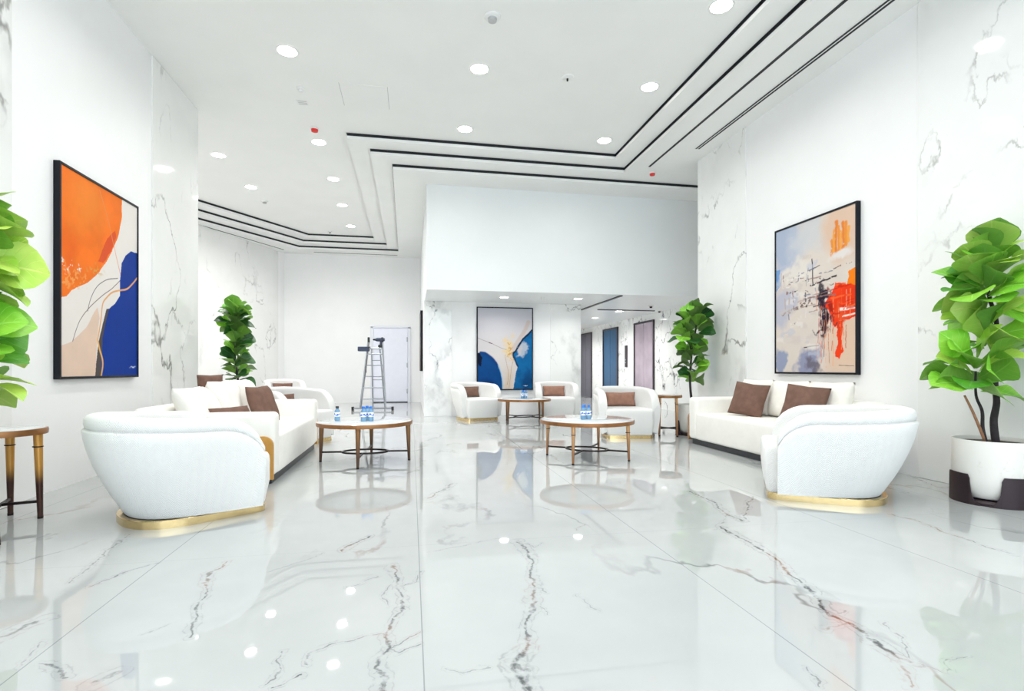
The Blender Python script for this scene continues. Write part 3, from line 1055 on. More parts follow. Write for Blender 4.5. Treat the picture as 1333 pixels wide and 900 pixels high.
def make_sofa(label, W, D, loc, rz, panel):
    t = thing('sofa', label, 'sofa', loc, rz, 'white sofas')
    hx = W / 2
    b = MB()
    b.box((0, 0.0, 0.035), (W - 0.10, D - 0.08, 0.07), 0.006, 1)
    b.build('plinth', M['plinth'], t)
    b = MB()
    b.box((0, 0.06, 0.245), (W - 0.36, D - 0.13, 0.35), 0.035, 4)
    b.build('seat', M['cream'], t, True)
    b = MB()
    b.box((0, -D / 2 + 0.12, 0.37), (W - 0.06, 0.24, 0.60), 0.05, 5)
    b.build('backrest', M['cream'], t, True)
    for s in (-1, 1):
        b = MB()
        b.box((s * (hx - 0.10), 0.0, 0.345), (0.20, D - 0.01, 0.55), 0.045, 5)
        b.build('armrest', M['cream'], t, True)
        b = MB()
        # curved metal panel on the outer side of the arm
        pts = []
        for (u, v) in ((-D / 2 + 0.05, 0.05), (D / 2 - 0.01, 0.05), (D / 2 - 0.01, 0.34)):
            pts.append((u, v))
        for k in range(1, 7):
            a = (PI / 2) * k / 6
            pts.append((D / 2 - 0.09 + 0.08 * math.cos(a), 0.34 + 0.08 * math.sin(a)))
        pts.append((-D / 2 + 0.05, 0.42))
        x0, x1 = s * (hx - 0.006), s * (hx + 0.022)
        b.loft([[(x0, u, v) for u, v in pts], [(x1, u, v) for u, v in pts]])
        b.build('arm_panel', M[panel], t)
    return t


make_sofa('white sofa along the left wall beneath the orange painting', 2.16, 1.12, (-1.71, 5.93, 0), face(1, 0), 'amber')
make_sofa('white sofa along the right wall beneath the red abstract painting', 2.24, 0.92, (4.11, 5.44, 0), face(-1, 0), 'copper')

WC = 'loose white back cushions'
for y, tl, l in ((5.24, 30, 'big white back cushion at the near end of the left sofa'), (5.92, 14, 'white back cushion in the middle of the left sofa'),
                 (6.55, 14, 'white back cushion at the far end of the left sofa')):
    cushion((-1.83 if y > 5.5 else -1.76, y, 0.43), (1, 0.03), 0.66, 0.46, 0.24, math.radians(tl), 'linen', l, WC, name='back_cushion')
for y, l in ((4.86, 'white back cushion at the near end of the right sofa'), (5.46, 'white back cushion in the middle of the right sofa'),
             (6.06, 'white back cushion at the far end of the right sofa')):
    cushion((4.26, y, 0.43), (-1, 0.02), 0.64, 0.44, 0.20, math.radians(12), 'linen', l, WC, name='back_cushion')
BC = 'brown throw pillows on the sofas'
cushion((-1.50, 6.08, 0.425), (0.96, -0.28), 0.41, 0.41, 0.15, math.radians(20), 'brown', 'brown square pillow leaning on white cushions, middle of the left sofa', BC)
cushion((-1.53, 5.12, 0.425), (0.85, -0.5), 0.42, 0.25, 0.13, math.radians(24), 'brown', 'low brown pillow on the near left sofa seat, peeking over the armchair', BC)
cushion((-2.19, 6.42, 0.672), (0.8, -0.6), 0.31, 0.26, 0.10, math.radians(4), 'brown', 'brown pillow standing on the left sofa back by the fig plant', BC)
cushion((3.98, 5.82, 0.425), (-0.90, -0.44), 0.44, 0.42, 0.14, math.radians(20), 'brown', 'dark brown square pillow on the far half of the right sofa', BC, roll=math.radians(-6))
cushion((3.96, 4.86, 0.425), (-0.88, -0.48), 0.44, 0.42, 0.14, math.radians(20), 'brown', 'dark brown square pillow on the right sofa behind the near armchair', BC, roll=math.radians(-6))


def round_table(label, x, y, R, H, rl, a0, legm, group, cat='coffee table', name='coffee_table', leg_r=(0.027, 0.013), ring=0.2, glass=True, collar=False):
    t = thing(name, label, cat, (x, y, 0), 0, group)
    b = MB()
    b.lathe([(R - 0.012, H - 0.014), (R - 0.006, H - 0.004), (R - 0.014, H), (0.01, H)], n=56)
    b.build('tabletop', M['table_marble'], t, True, angle=30)
    b = MB()
    b.lathe([(R - 0.03, H - 0.042), (R, H - 0.042), (R + 0.003, H - 0.02), (R, H - 0.004), (R - 0.008, H - 0.002), (R - 0.010, H - 0.012), (R - 0.03, H - 0.014)], n=56, cap=False)
    b.bm.verts.ensure_lookup_table()
    b.build('rim', M['rim'], t, True, angle=40)
    ends = []
    for k in range(4):
        a = a0 + k * PI / 2
        c, s = math.cos(a), math.sin(a)
        b = MB()
        pr = []
        for q in range(9):
            z = H - 0.042 - (H - 0.042) * q / 8.0
            r = leg_r[0] + (leg_r[1] - leg_r[0]) * q / 8.0
            cx, cy = c * (rl + 0.012 * q / 8.0), s * (rl + 0.012 * q / 8.0)
            pr.append([(cx + r * math.cos(2 * PI * j / 12), cy + r * math.sin(2 * PI * j / 12), z) for j in range(12)])
        b.loft(pr)
        lg = b.build('leg', legm, t, True, angle=50)
        if collar:
            b = MB()
            zz = H - 0.13
            b.lathe([(leg_r[0] + 0.001, zz - 0.004), (leg_r[0] + 0.005, zz), (leg_r[0] + 0.001, zz + 0.004)], (c * rl, s * rl, 0), 14)
            b.build('collar', M['bronze'], lg, True)
        b = MB()
        b.lathe([(leg_r[1] + 0.001, 0.0), (leg_r[1] + 0.002, 0.016)], (c * (rl + 0.012), s * (rl + 0.012), 0), 12)
        b.build('foot_cap', M['bronze'], lg)
        ends.append((c, s))
    b = MB()
    zs = 0.105 if H < 0.5 else 0.115
    n = 40
    if ring:
        rg = []
        for q in range(n + 1):
            a = 2 * PI * q / n
            rg.append((ring * 1.25 * math.cos(a + a0), ring * 0.62 * math.sin(a + a0)))
        ca, sa = math.cos(a0), math.sin(a0)
        pts = [(ring * 1.2 * math.cos(2 * PI * q / n) * ca - ring * 0.75 * math.sin(2 * PI * q / n) * sa,
                ring * 1.2 * math.cos(2 * PI * q / n) * sa + ring * 0.75 * math.sin(2 * PI * q / n) * ca, zs) for q in range(n)]
        rings = []
        for q in range(n + 1):
            p = Vector(pts[q % n])
            nx = Vector((p.x, p.y, 0)).normalized()
            rings.append([p + nx * 0.008 + Vector((0, 0, 0.009)), p + nx * 0.008 - Vector((0, 0, 0.009)), p - nx * 0.008 - Vector((0, 0, 0.009)), p - nx * 0.008 + Vector((0, 0, 0.009))])
        b.loft(rings, cap=False)
    for k, (c, s) in enumerate(ends):
        r0 = (ring * 1.2 if k % 2 == 0 else ring * 0.75) if ring else 0.0
        b.bar((c * r0, s * r0, zs), (c * (rl + 0.004), s * (rl + 0.004), zs), 0.014, 0.018)
    b.build('stretcher', M['bronze'], t)
    return t


CT = 'round coffee tables'
round_table('round coffee table with brown tapered legs beside the left sofa', -0.49, 5.92, 0.50, 0.44, 0.455, math.radians(-4), M['leg_a'], CT)
round_table('round coffee table with rose gold legs in the centre, before the right sofa', 1.92, 5.65, 0.52, 0.44, 0.46, math.radians(-36), M['leg_b'], CT, leg_r=(0.022, 0.012), collar=True)
round_table('farthest coffee table, between the two armchairs below the blue painting', 2.08, 9.72, 0.50, 0.44, 0.44, math.radians(37), M['leg_a'], CT)
ST = 'small round side tables'
round_table('small gilded side table cut by the left photo edge, under the fig leaves', -2.62, 4.00, 0.235, 0.61, 0.185, math.radians(19), M['leg_c'], ST, 'side table', 'side_table', (0.026, 0.015), 0, collar=True)
round_table('small bronze side table between the far right sofa arm and an armchair', 3.76, 7.33, 0.20, 0.61, 0.165, math.radians(20), M['leg_b'], ST, 'side table', 'side_table', (0.016, 0.012), 0, collar=True)


# ------------------------------------------------------------------ water bottles
def make_bottle(label, capm, h=0.155):
    t = thing('water_bottle', label, 'water bottle', (0, 0, 0), 0, 'water bottles on the tables')
    r = 0.029
    b = MB()
    b.lathe([(r * 0.9, 0), (r, 0.006), (r, 0.03), (r * 0.94, 0.035), (r, 0.04), (r, 0.095), (r * 0.9, 0.108), (r * 0.45, 0.128), (0.012, 0.131), (0.012, 0.138)], n=20)
    b.build('body', M['water'], t, True, angle=50)
    b = MB()
    b.lathe([(r + 0.0006, 0.045), (r + 0.0008, 0.05), (r + 0.0008, 0.092), (r + 0.0006, 0.094)], n=24, cap=False)
    lb = b.build('label', M['label_white'], t, True)
    b = MB()
    # wavy blue print round the label
    n = 36
    lo, hi = [], []
    for k in range(n + 1):
        a = 2 * PI * k / n
        z = 0.060 + 0.006 * math.sin(3 * a)
        w = 0.012 + 0.007 * math.sin(5 * a + 1)
        lo.append(((r + 0.0014) * math.cos(a), (r + 0.0014) * math.sin(a), z))
        hi.append(((r + 0.0014) * math.cos(a), (r + 0.0014) * math.sin(a), z + w))
    b.loft([lo, hi], cap=False, closed=False)
    b.build('print', M['label_blue'], lb)
    b = MB()
    b.lathe([(0.0165, 0.131), (0.017, 0.134), (0.017, 0.153), (0.015, 0.156), (0.002, 0.156)], n=20)
    b.build('cap', capm, t, True, angle=40)
    return t


bp = make_bottle('blue-capped water bottle on the left coffee table, leftmost of its trio', M['cap_blue'])
TZ = 0.441
bp.location = (-0.50, 5.83, TZ)
for x, y, lab in ((-0.425, 5.84, 'blue-capped water bottle on the left coffee table, rightmost of its trio'),
                  (-0.47, 5.93, 'blue-capped water bottle on the left coffee table, hidden behind its two neighbours'),
                  (1.855, 5.58, 'blue-capped water bottle on the centre coffee table, left of its trio'),
                  (1.925, 5.60, 'blue-capped water bottle on the centre coffee table, right of its trio'),
                  (1.90, 5.68, 'blue-capped water bottle on the centre coffee table, behind its two neighbours'),
                  (2.03, 9.66, 'blue-capped water bottle on the farthest coffee table, left of its trio'),
                  (2.10, 9.67, 'blue-capped water bottle on the farthest coffee table, right of its trio'),
                  (2.07, 9.75, 'blue-capped water bottle on the farthest coffee table, behind its two neighbours')):
    dup(bp, (x, y, TZ), random.uniform(0, 6), lab)
kb = make_bottle('single black-capped water bottle near the left edge of the left coffee table', M['cap_black'])
kb.location = (-0.78, 5.93, TZ)
kb.rotation_euler[2] = 1.0


# ------------------------------------------------------------------ paintings
def poly_dist(U, V, pts):
    """distance to an open polyline, in the same units as U, V"""
    d = np.full(U.shape, 9.0)
    for (ax, ay), (bx, by) in zip(pts, pts[1:]):
        dx, dy = bx - ax, by - ay
        L = dx * dx + dy * dy + 1e-9
        h = np.clip(((U - ax) * dx + (V - ay) * dy) / L, 0, 1)
        d = np.minimum(d, np.hypot(U - ax - h * dx, V - ay - h * dy))
    return d


def inside(U, V, pts):
    c = np.zeros(U.shape, bool)
    n = len(pts)
    for i in range(n):
        x0, y0 = pts[i]
        x1, y1 = pts[(i + 1) % n]
        if y0 == y1:
            continue
        k = ((y0 > V) != (y1 > V)) & (U < (x1 - x0) * (V - y0) / (y1 - y0) + x0)
        c ^= k
    return c


def vnoise(U, V, s, seed, octv=4):
    rng = np.random.RandomState(seed)
    out = np.zeros(U.shape)
    amp, tot = 1.0, 0.0
    for o in range(octv):
        g = rng.rand(64, 64)
        x, y = U * s, V * s
        xi, yi = np.floor(x).astype(int), np.floor(y).astype(int)
        fx, fy = x - xi, y - yi
        fx, fy = fx * fx * (3 - 2 * fx), fy * fy * (3 - 2 * fy)
        G = lambda a, c: g[a % 64, c % 64]
        v = (G(xi, yi) * (1 - fx) + G(xi + 1, yi) * fx) * (1 - fy) + (G(xi, yi + 1) * (1 - fx) + G(xi + 1, yi + 1) * fx) * fy
        out += v * amp
        tot += amp
        amp *= 0.5
        s *= 2.1
    return out / tot


def smooth_line(P, m=7):
    if len(P) < 3:
        return P
    out = []
    for i in range(len(P) - 1):
        a, c, d, e = P[max(0, i - 1)], P[i], P[i + 1], P[min(len(P) - 1, i + 2)]
        for q in range(m):
            u = q / m
            out.append(tuple(0.5 * (2 * c[k] + (-a[k] + d[k]) * u + (2 * a[k] - 5 * c[k] + 4 * d[k] - e[k]) * u * u + (-a[k] + 3 * c[k] - 3 * d[k] + e[k]) * u ** 3) for k in (0, 1)))
    out.append(P[-1])
    return out


class Art:
    def __init__(self, nu, nv, asp):
        u = (np.arange(nu) + 0.0) / (nu - 1)
        v = (np.arange(nv) + 0.0) / (nv - 1)
        self.U, self.V = np.meshgrid(u, v)
        self.asp = asp                              # height / width
        self.C = np.zeros(self.U.shape + (3,))

    def warp(self, amp, s, seed):
        return (self.U + amp * (vnoise(self.U, self.V * self.asp, s, seed) - 0.5),
                self.V + amp / self.asp * (vnoise(self.U, self.V * self.asp, s, seed + 50) - 0.5))

    def put(self, mask, col):
        mask = np.clip(mask, 0, 1)[..., None].astype(float)
        col = np.asarray(col)
        self.C = self.C * (1 - mask) + col * mask

    def poly(self, pts, col, amp=0.03, s=9, seed=1, var=0.08, alpha=1.0):
        u, v = self.warp(amp, s, seed)
        m = inside(u, v, pts).astype(float) * alpha
        k = 1 + var * (vnoise(self.U * 1.0, self.V * self.asp, 7, seed + 9) - 0.5) * 2
        self.put(m, np.asarray(srgb(*col))[None, None] * k[..., None])

    def line(self, pts, col, w, amp=0.012, s=14, seed=3, alpha=1.0, broken=0.0):
        pts = smooth_line(pts)
        u, v = self.warp(amp, s, seed)
        d = poly_dist(u, v * self.asp, [(a, c * self.asp) for a, c in pts])
        m = np.clip((w - d) / (w * 0.5), 0, 1) * alpha
        if broken:
            m *= vnoise(self.U, self.V * self.asp, 30, seed + 7) > broken
        self.put(m, srgb(*col))

    def blob(self, cx, cy, rx, ry, col, amp=0.08, s=16, seed=4, alpha=1.0, soft=0.3, speckle=0.0):
        u, v = self.warp(amp, s, seed)
        d = np.hypot((u - cx) / rx, (v - cy) / ry)
        m = np.clip((1 - d) / soft, 0, 1) * alpha
        if speckle:
            m *= vnoise(self.U, self.V * self.asp, 55, seed + 5, 2) > speckle
        self.put(m, srgb(*col))


def painting_orange(a):
    U, V = a.U, a.V
    a.C[:] = np.asarray(srgb(240, 234, 228)) * (1 + 0.05 * (vnoise(U, V * a.asp, 5, 2) - 0.5))[..., None]
    a.poly([(-.1, .13), (.12, .17), (.28, .25), (.36, .31), (.42, .36), (.45, .30), (.41, .15), (.38, -.1), (-.1, -.1)], (232, 204, 184), .03, 6, 3)
    a.poly([(-.1, .36), (.06, .385), (.12, .42), (.3, .475), (.44, .545), (.52, .60), (.62, .68), (.70, .77), (.765, .90), (.77, 1.1), (-.1, 1.1)], (250, 122, 30), .02, 8, 5, .16)
    a.blob(.3, .85, .35, .16, (252, 148, 52), .2, 5, 6, .6, .7)
    a.blob(.08, .60, .16, .2, (240, 96, 24), .2, 6, 16, .5, .7)
    a.poly([(.43, .60), (.5, .60), (.6, .68), (.68, .77), (.66, .80), (.55, .74)], (226, 84, 36), .03, 10, 7, .1)
    for k, (px, py, sx, sy) in enumerate(((.035, .535, .022, .03), (.09, .52, .012, .012), (.20, .53, .022, .014), (.06, .50, .02, .012), (.12, .55, .008, .01))):
        a.blob(px, py, sx, sy, (250, 236, 222), .09, 34, 20 + k, 1, .4, .42)
    a.blob(.12, .48, .2, .05, (250, 170, 90), .2, 26, 27, .8, .6, .56)
    a.blob(.4, .545, .13, .035, (222, 170, 84), .1, 20, 31, .9, .6, .52)
    a.line([(.3, .33), (.34, .40), (.42, .47), (.55, .52), (.70, .545)], (90, 80, 84), .004, .006, 8, 33)
    a.line([(.13, .17), (.2, .27), (.32, .35), (.47, .42), (.62, .48), (.74, .54)], (110, 92, 88), .004, .006, 8, 34)
    a.line([(.45, .98), (.56, .85), (.64, .72), (.72, .6), (.76, .54)], (236, 150, 90), .005, .006, 8, 35)
    a.poly([(1.1, .735), (.9, .725), (.82, .69), (.76, .635), (.735, .54), (.73, .45), (.66, .40), (.56, .36), (.51, .29), (.465, .2), (.44, .1), (.42, -.1), (1.1, -.1)], (0, 54, 150), .012, 10, 9, .10)
    a.poly([(.58, .365), (.54, .36), (.49, .28), (.44, .18), (.41, .08), (.37, -.1), (.46, -.1), (.475, .1), (.49, .2), (.53, .29)], (84, 76, 78), .012, 10, 10, .15)
    a.line([(1.0, .58), (.93, .54), (.84, .50), (.73, .48), (.63, .46), (.54, .42), (.49, .38), (.465, .29), (.425, .19)], (232, 172, 112), .009, .006, 8, 36)
    a.line([(.425, .19), (.45, .14), (.485, .09), (.49, .05), (.47, 0)], (240, 186, 110), .011, .006, 8, 37)
    a.blob(.93, .045, .06, .006, (214, 226, 240), .04, 30, 38, .9, .5)


def painting_red(a):
    U, V = a.U, a.V
    base = np.asarray(srgb(228, 216, 206))
    a.C[:] = base * (1 + 0.10 * (vnoise(U, V * a.asp, 6, 2) - 0.5))[..., None]
    a.blob(.1, .93, .34, .26, (176, 188, 212), .25, 6, 3, .95, .35)
    a.blob(.42, .9, .3, .16, (212, 214, 218), .25, 6, 4, .8, .5)
    a.blob(.86, .9, .28, .3, (230, 196, 172), .2, 6, 5, .9, .5)
    a.blob(.9, .2, .3, .32, (232, 200, 174), .2, 6, 6, .9, .5)
    a.blob(.12, .46, .2, .18, (188, 190, 208), .25, 7, 7, .85, .4)
    a.poly([(0, .58), (.07, .62), (.06, .72), (0, .73)], (120, 162, 214), .04, 10, 8)
    a.blob(.06, .07, .12, .14, (150, 160, 190), .25, 8, 9, .95, .4)
    a.blob(.42, .06, .2, .13, (146, 152, 182), .25, 8, 10, .95, .4)
    a.blob(.5, .03, .1, .06, (108, 98, 110), .25, 9, 11, .8, .5)
    a.blob(.3, .66, .28, .1, (236, 228, 220), .25, 9, 12, .9, .5)
    for k, (px, y0, y1) in enumerate(((.735, .73, .82), (.76, .74, .88), (.785, .745, .93), (.81, .75, .90), (.835, .755, .86), (.865, .76, .91), (.895, .77, .905), (.92, .79, .88))):
        a.line([(px, y0), (px + .004, y1)], ((242, 146, 44), (248, 168, 70), (236, 130, 34))[k % 3], .020, .03, 16, 400 + k, .92, .22)
    a.blob(.84, .72, .16, .035, (236, 232, 230), .1, 10, 14, .85, .5)
    a.poly([(.9, .48), (1.1, .48), (1.1, .62), (.92, .615)], (250, 132, 20), .05, 12, 15, .12)
    a.poly([(.62, .42), (.74, .5), (.78, .56), (.86, .55), (1.1, .5), (1.1, .33), (.86, .33), (.78, .28), (.74, .33), (.70, .40)], (244, 62, 22), .07, 12, 17, .14)
    a.blob(.84, .33, .07, .1, (240, 84, 40), .2, 12, 18, .9, .4)
    a.poly([(.78, .32), (.86, .32), (.85, .2), (.86, .12), (.81, .08), (.77, .1), (.80, .18)], (244, 66, 26), .05, 16, 19, .14)
    a.line([(.84, .385), (.92, .385), (1.02, .395)], (250, 236, 226), .016, .02, 14, 40, 1, .35)
    a.line([(.86, .345), (1.02, .355)], (250, 230, 216), .010, .02, 14, 41, 1, .35)
    a.blob(.615, .49, .085, .05, (52, 46, 62), .14, 18, 21, 1, .3)
    a.blob(.655, .345, .08, .075, (44, 34, 54), .14, 18, 22, 1, .3)
    a.blob(.62, .42, .06, .05, (120, 70, 84), .2, 18, 23, .8, .5)
    a.line([(.5, .74), (.505, .66), (.51, .58), (.53, .57)], (40, 38, 46), .008, .012, 16, 42)
    a.line([(.48, .57), (.56, .575), (.66, .585), (.8, .60)], (60, 50, 56), .011, .02, 16, 43, 1, .4)
    a.line([(.1, .40), (.25, .425), (.4, .455), (.52, .485)], (110, 84, 84), .022, .03, 18, 44, .9, .5)
    a.line([(.15, .60), (.28, .62), (.42, .61)], (80, 72, 80), .006, .03, 18, 45, .9, .5)
    a.line([(.58, .63), (.7, .64), (.82, .655), (.95, .66)], (110, 86, 82), .008, .03, 18, 46, .9, .5)
    a.line([(.4, .165), (.5, .17), (.58, .175)], (50, 48, 56), .007, .02, 16, 47, 1, .35)
    a.blob(.55, .255, .05, .012, (40, 38, 46), .08, 20, 24, 1, .4)
    a.line([(.64, .28), (.65, .2), (.645, .1)], (90, 60, 70), .005, .012, 16, 48, .9, .3)
    a.line([(.70, .27), (.705, .15), (.71, .05)], (176, 110, 96), .004, .01, 16, 49, .8, .3)
    a.line([(.82, .045), (.98, .04)], (80, 72, 70), .003, .002, 10, 52)
    for k in range(22):
        rr = random.Random(700 + k)
        x0, y0 = rr.uniform(.0, .6), rr.uniform(.12, .85)
        a.line([(x0, y0), (x0 + rr.uniform(.06, .2), y0 + rr.uniform(-.02, .02))], rr.choice([(238, 232, 228), (222, 214, 214), (196, 200, 216), (214, 202, 196)]), rr.uniform(.02, .05), .05, 14, 500 + k, .55, rr.uniform(.25, .45))
    a.line([(.62, .55), (.63, .42), (.66, .30), (.65, .24)], (36, 28, 46), .045, .06, 18, 560, .9, .4)
    a.line([(.70, .52), (.72, .42), (.74, .33)], (150, 30, 26), .03, .05, 18, 561, .8, .45)
    for k in range(34):
        rr = random.Random(900 + k)
        x0, y0 = rr.uniform(.08, .62), rr.uniform(.38, .70)
        hz = rr.random() < 0.6
        a.line([(x0, y0), (x0 + (rr.uniform(.05, .25) if hz else rr.uniform(-.01, .01)), y0 + (rr.uniform(-.01, .02) if hz else -rr.uniform(.03, .12)))],
               rr.choice([(70, 60, 68), (150, 116, 112), (196, 176, 170), (244, 238, 232), (120, 122, 146)]), rr.uniform(.003, .012), .02, 18, 100 + k, .8, rr.uniform(.3, .5))
    for k in range(40):
        rr = random.Random(1700 + k)
        x0 = rr.uniform(.55, .95)
        y0 = rr.uniform(.15, .55)
        a.line([(x0, y0), (x0 + rr.uniform(-.01, .01), y0 - rr.uniform(.04, .2))], rr.choice([(250, 120, 60), (200, 60, 40), (236, 206, 186), (110, 60, 70), (250, 160, 110)]), rr.uniform(.002, .007), .015, 18, 200 + k, .7, rr.uniform(.3, .5))
    for k in range(12):
        rr = random.Random(2500 + k)
        x0, y0 = rr.uniform(.70, .95), rr.uniform(.34, .54)
        a.line([(x0, y0), (x0 + rr.uniform(.08, .25), y0 + rr.uniform(0, .015))], rr.choice([(252, 110, 50), (214, 40, 20), (250, 150, 90), (255, 90, 40)]), rr.uniform(.004, .012), .02, 18, 300 + k, .8, rr.uniform(.3, .5))
    for k in range(26):
        rr = random.Random(k)
        a.blob(rr.uniform(.1, .8), rr.uniform(.3, .66), rr.uniform(.006, .03), rr.uniform(.003, .008), rr.choice([(58, 50, 58), (150, 110, 104), (240, 236, 232)]), .06, 26, 60 + k, .9, .4)


def painting_blue(a):
    U, V = a.U, a.V
    a.C[:] = (np.asarray(srgb(206, 206, 216))[None, None] * (V[..., None]) + np.asarray(srgb(226, 216, 208))[None, None] * (1 - V[..., None]))
    a.C *= (1 + 0.06 * (vnoise(U, V * a.asp, 4, 2) - 0.5))[..., None]
    a.blob(.58, .50, .12, .2, (232, 206, 158), .3, 9, 3, .9, .6)
    a.blob(.6, .46, .10, .15, (206, 158, 84), .2, 14, 4, .9, .6, .56)
    a.blob(.56, .1, .14, .24, (222, 204, 184), .2, 8, 5, .9, .6)
    a.line([(.93, .83), (.86, .72), (.74, .60), (.66, .50)], (206, 186, 176), .05, .04, 10, 30, .7)
    a.poly([(1.1, .74), (.97, .71), (.88, .65), (.785, .58), (.72, .52), (.69, .477), (.643, .43), (.68, .35), (.733, .28), (.70, .195), (.67, .1), (.643, -.1), (1.1, -.1)], (18, 100, 158), .02, 10, 6, .3)
    a.blob(.82, .5, .1, .12, (186, 196, 208), .2, 9, 7, .9, .4)
    a.blob(.76, .47, .07, .12, (200, 196, 200), .2, 9, 8, .9, .5)
    a.blob(.9, .12, .14, .2, (8, 52, 104), .25, 7, 9, .7, .7)
    a.line([(1.0, .735), (.93, .68), (.83, .62), (.78, .57), (.72, .5), (.65, .44)], (14, 44, 72), .022, .02, 14, 31, 1, .2)
    a.line([(.645, .43), (.69, .35), (.735, .285)], (20, 60, 96), .020, .02, 14, 32)
    a.line([(.70, .25), (.67, .15), (.63, .03)], (222, 214, 210), .02, .03, 14, 33, .9, .3)
    a.poly([(-.1, .44), (.1, .448), (.21, .41), (.30, .35), (.36, .29), (.41, .22), (.44, .13), (.45, -.1), (-.1, -.1)], (10, 74, 140), .015, 10, 10, .2)
    a.line([(.05, .445), (.12, .44), (.21, .405), (.30, .345), (.35, .29)], (16, 66, 130), .035, .015, 10, 34)
    a.line([(.37, .3), (.42, .2), (.445, .1), (.45, 0)], (120, 190, 230), .012, .015, 10, 35, .8)
    a.poly([(0, .45), (.05, .44), (.08, .36), (.06, .28), (.02, .3), (0, .32)], (10, 24, 52), .05, 16, 11)
    a.blob(.2, .08, .2, .12, (6, 52, 112), .25, 7, 12, .7, .7)
    a.line([(0, .63), (.1, .6), (.25, .565), (.42, .51), (.52, .49)], (150, 140, 140), .005, .01, 10, 36)
    a.line([(.2, .575), (.26, .56)], (70, 60, 66), .010, .02, 10, 37)
    a.line([(.5, .4), (.56, .2), (.54, .05)], (190, 160, 130), .005, .02, 10, 38)
    a.line([(.66, .38), (.6, .2), (.57, .02)], (196, 170, 140), .006, .02, 10, 39)
    a.blob(.88, .04, .05, .006, (220, 230, 240), .04, 30, 40, .9, .5)


def painting_sand(a):
    U, V = a.U, a.V
    a.C[:] = np.asarray(srgb(226, 218, 208))
    a.poly([(-.1, -.1), (1.1, -.1), (1.1, .3), (.5, .42), (-.1, .2)], (196, 160, 128), .05, 8, 3)
    a.poly([(.4, .6), (.9, .5), (1.1, .8), (.6, .9)], (70, 96, 130), .05, 8, 4)


def painting(label, origin, nrm, W, H, fn, nu, nv, dep=0.05):
    """origin: foot-centre on the wall; nrm: direction out of the wall; local x runs to the viewer's right, z up"""
    n = Vector(nrm)
    rz = face(n.x, n.y) + PI           # local -Y looks out of the wall
    t = thing('framed_painting', label, 'painting', origin, rz)
    b = MB()
    fw = 0.022
    for sx in (-1, 1):
        b.box((sx * (W / 2 - fw / 2), -dep / 2, H / 2), (fw, dep, H), 0.002, 1)
    for z in (fw / 2, H - fw / 2):
        b.box((0, -dep / 2, z), (W - 2 * fw, dep, fw), 0.002, 1)
    b.build('frame', M['frame_black'], t)
    iw, ih = W - 2 * fw, H - 2 * fw
    a = Art(nu, nv, ih / iw)
    fn(a)
    xs = (a.U - 0.5) * iw
    zs = fw + a.V * ih
    co = np.stack([xs, np.full_like(xs, -(dep - 0.008)), zs], -1).reshape(-1, 3)
    idx = np.arange(nu * nv).reshape(nv, nu)
    q = np.stack([idx[:-1, :-1], idx[:-1, 1:], idx[1:, 1:], idx[1:, :-1]], -1).reshape(-1, 4)
    # canvas sides and back so that it is a stretched board
    k0 = len(co)
    back = co[[idx[0, 0], idx[0, -1], idx[-1, -1], idx[-1, 0]]] + np.array([0, 0.03, 0])
    co = np.concatenate([co, back])
    faces = [tuple(int(i) for i in f) for f in q]
    faces += [(k0 + 3, k0 + 2, k0 + 1, k0)]
    me = bpy.data.meshes.new('canvas')
    me.from_pydata(co.tolist(), [], faces)
    at = me.color_attributes.new('paint', 'FLOAT_COLOR', 'POINT')
    cc = np.ones((len(co), 4), np.float32)
    cc[:k0, :3] = np.clip(a.C.reshape(-1, 3) * 0.84, 0, 1)
    cc[k0:, :3] = 0.7
    at.data.foreach_set('color', cc.ravel())
    me.materials.append(M['paint'])
    o = bpy.data.objects.new('canvas', me)
    COL.objects.link(o)
    o.parent = t
    return t


painting('tall framed abstract in orange, white and deep blue on the left wall', (XL, 5.60, 0.91), (1, 0), 1.28, 1.80, painting_orange, 260, 370)
painting('tall framed abstract with a red-orange splash on the right wall', (XR, 5.37, 0.935), (-1, 0), 1.27, 1.81, painting_red, 260, 370)
painting('tall framed abstract with two blue shapes on the lobby wall', (1.97, 11.2, 0.54), (0, -1), 1.22, 1.77, painting_blue, 200, 290)
painting('framed painting seen edge-on as a black strip, left of the lobby wall', (0.27, 13.45, 0.94), (-1, 0), 1.22, 1.45, painting_sand, 40, 56, 0.06)


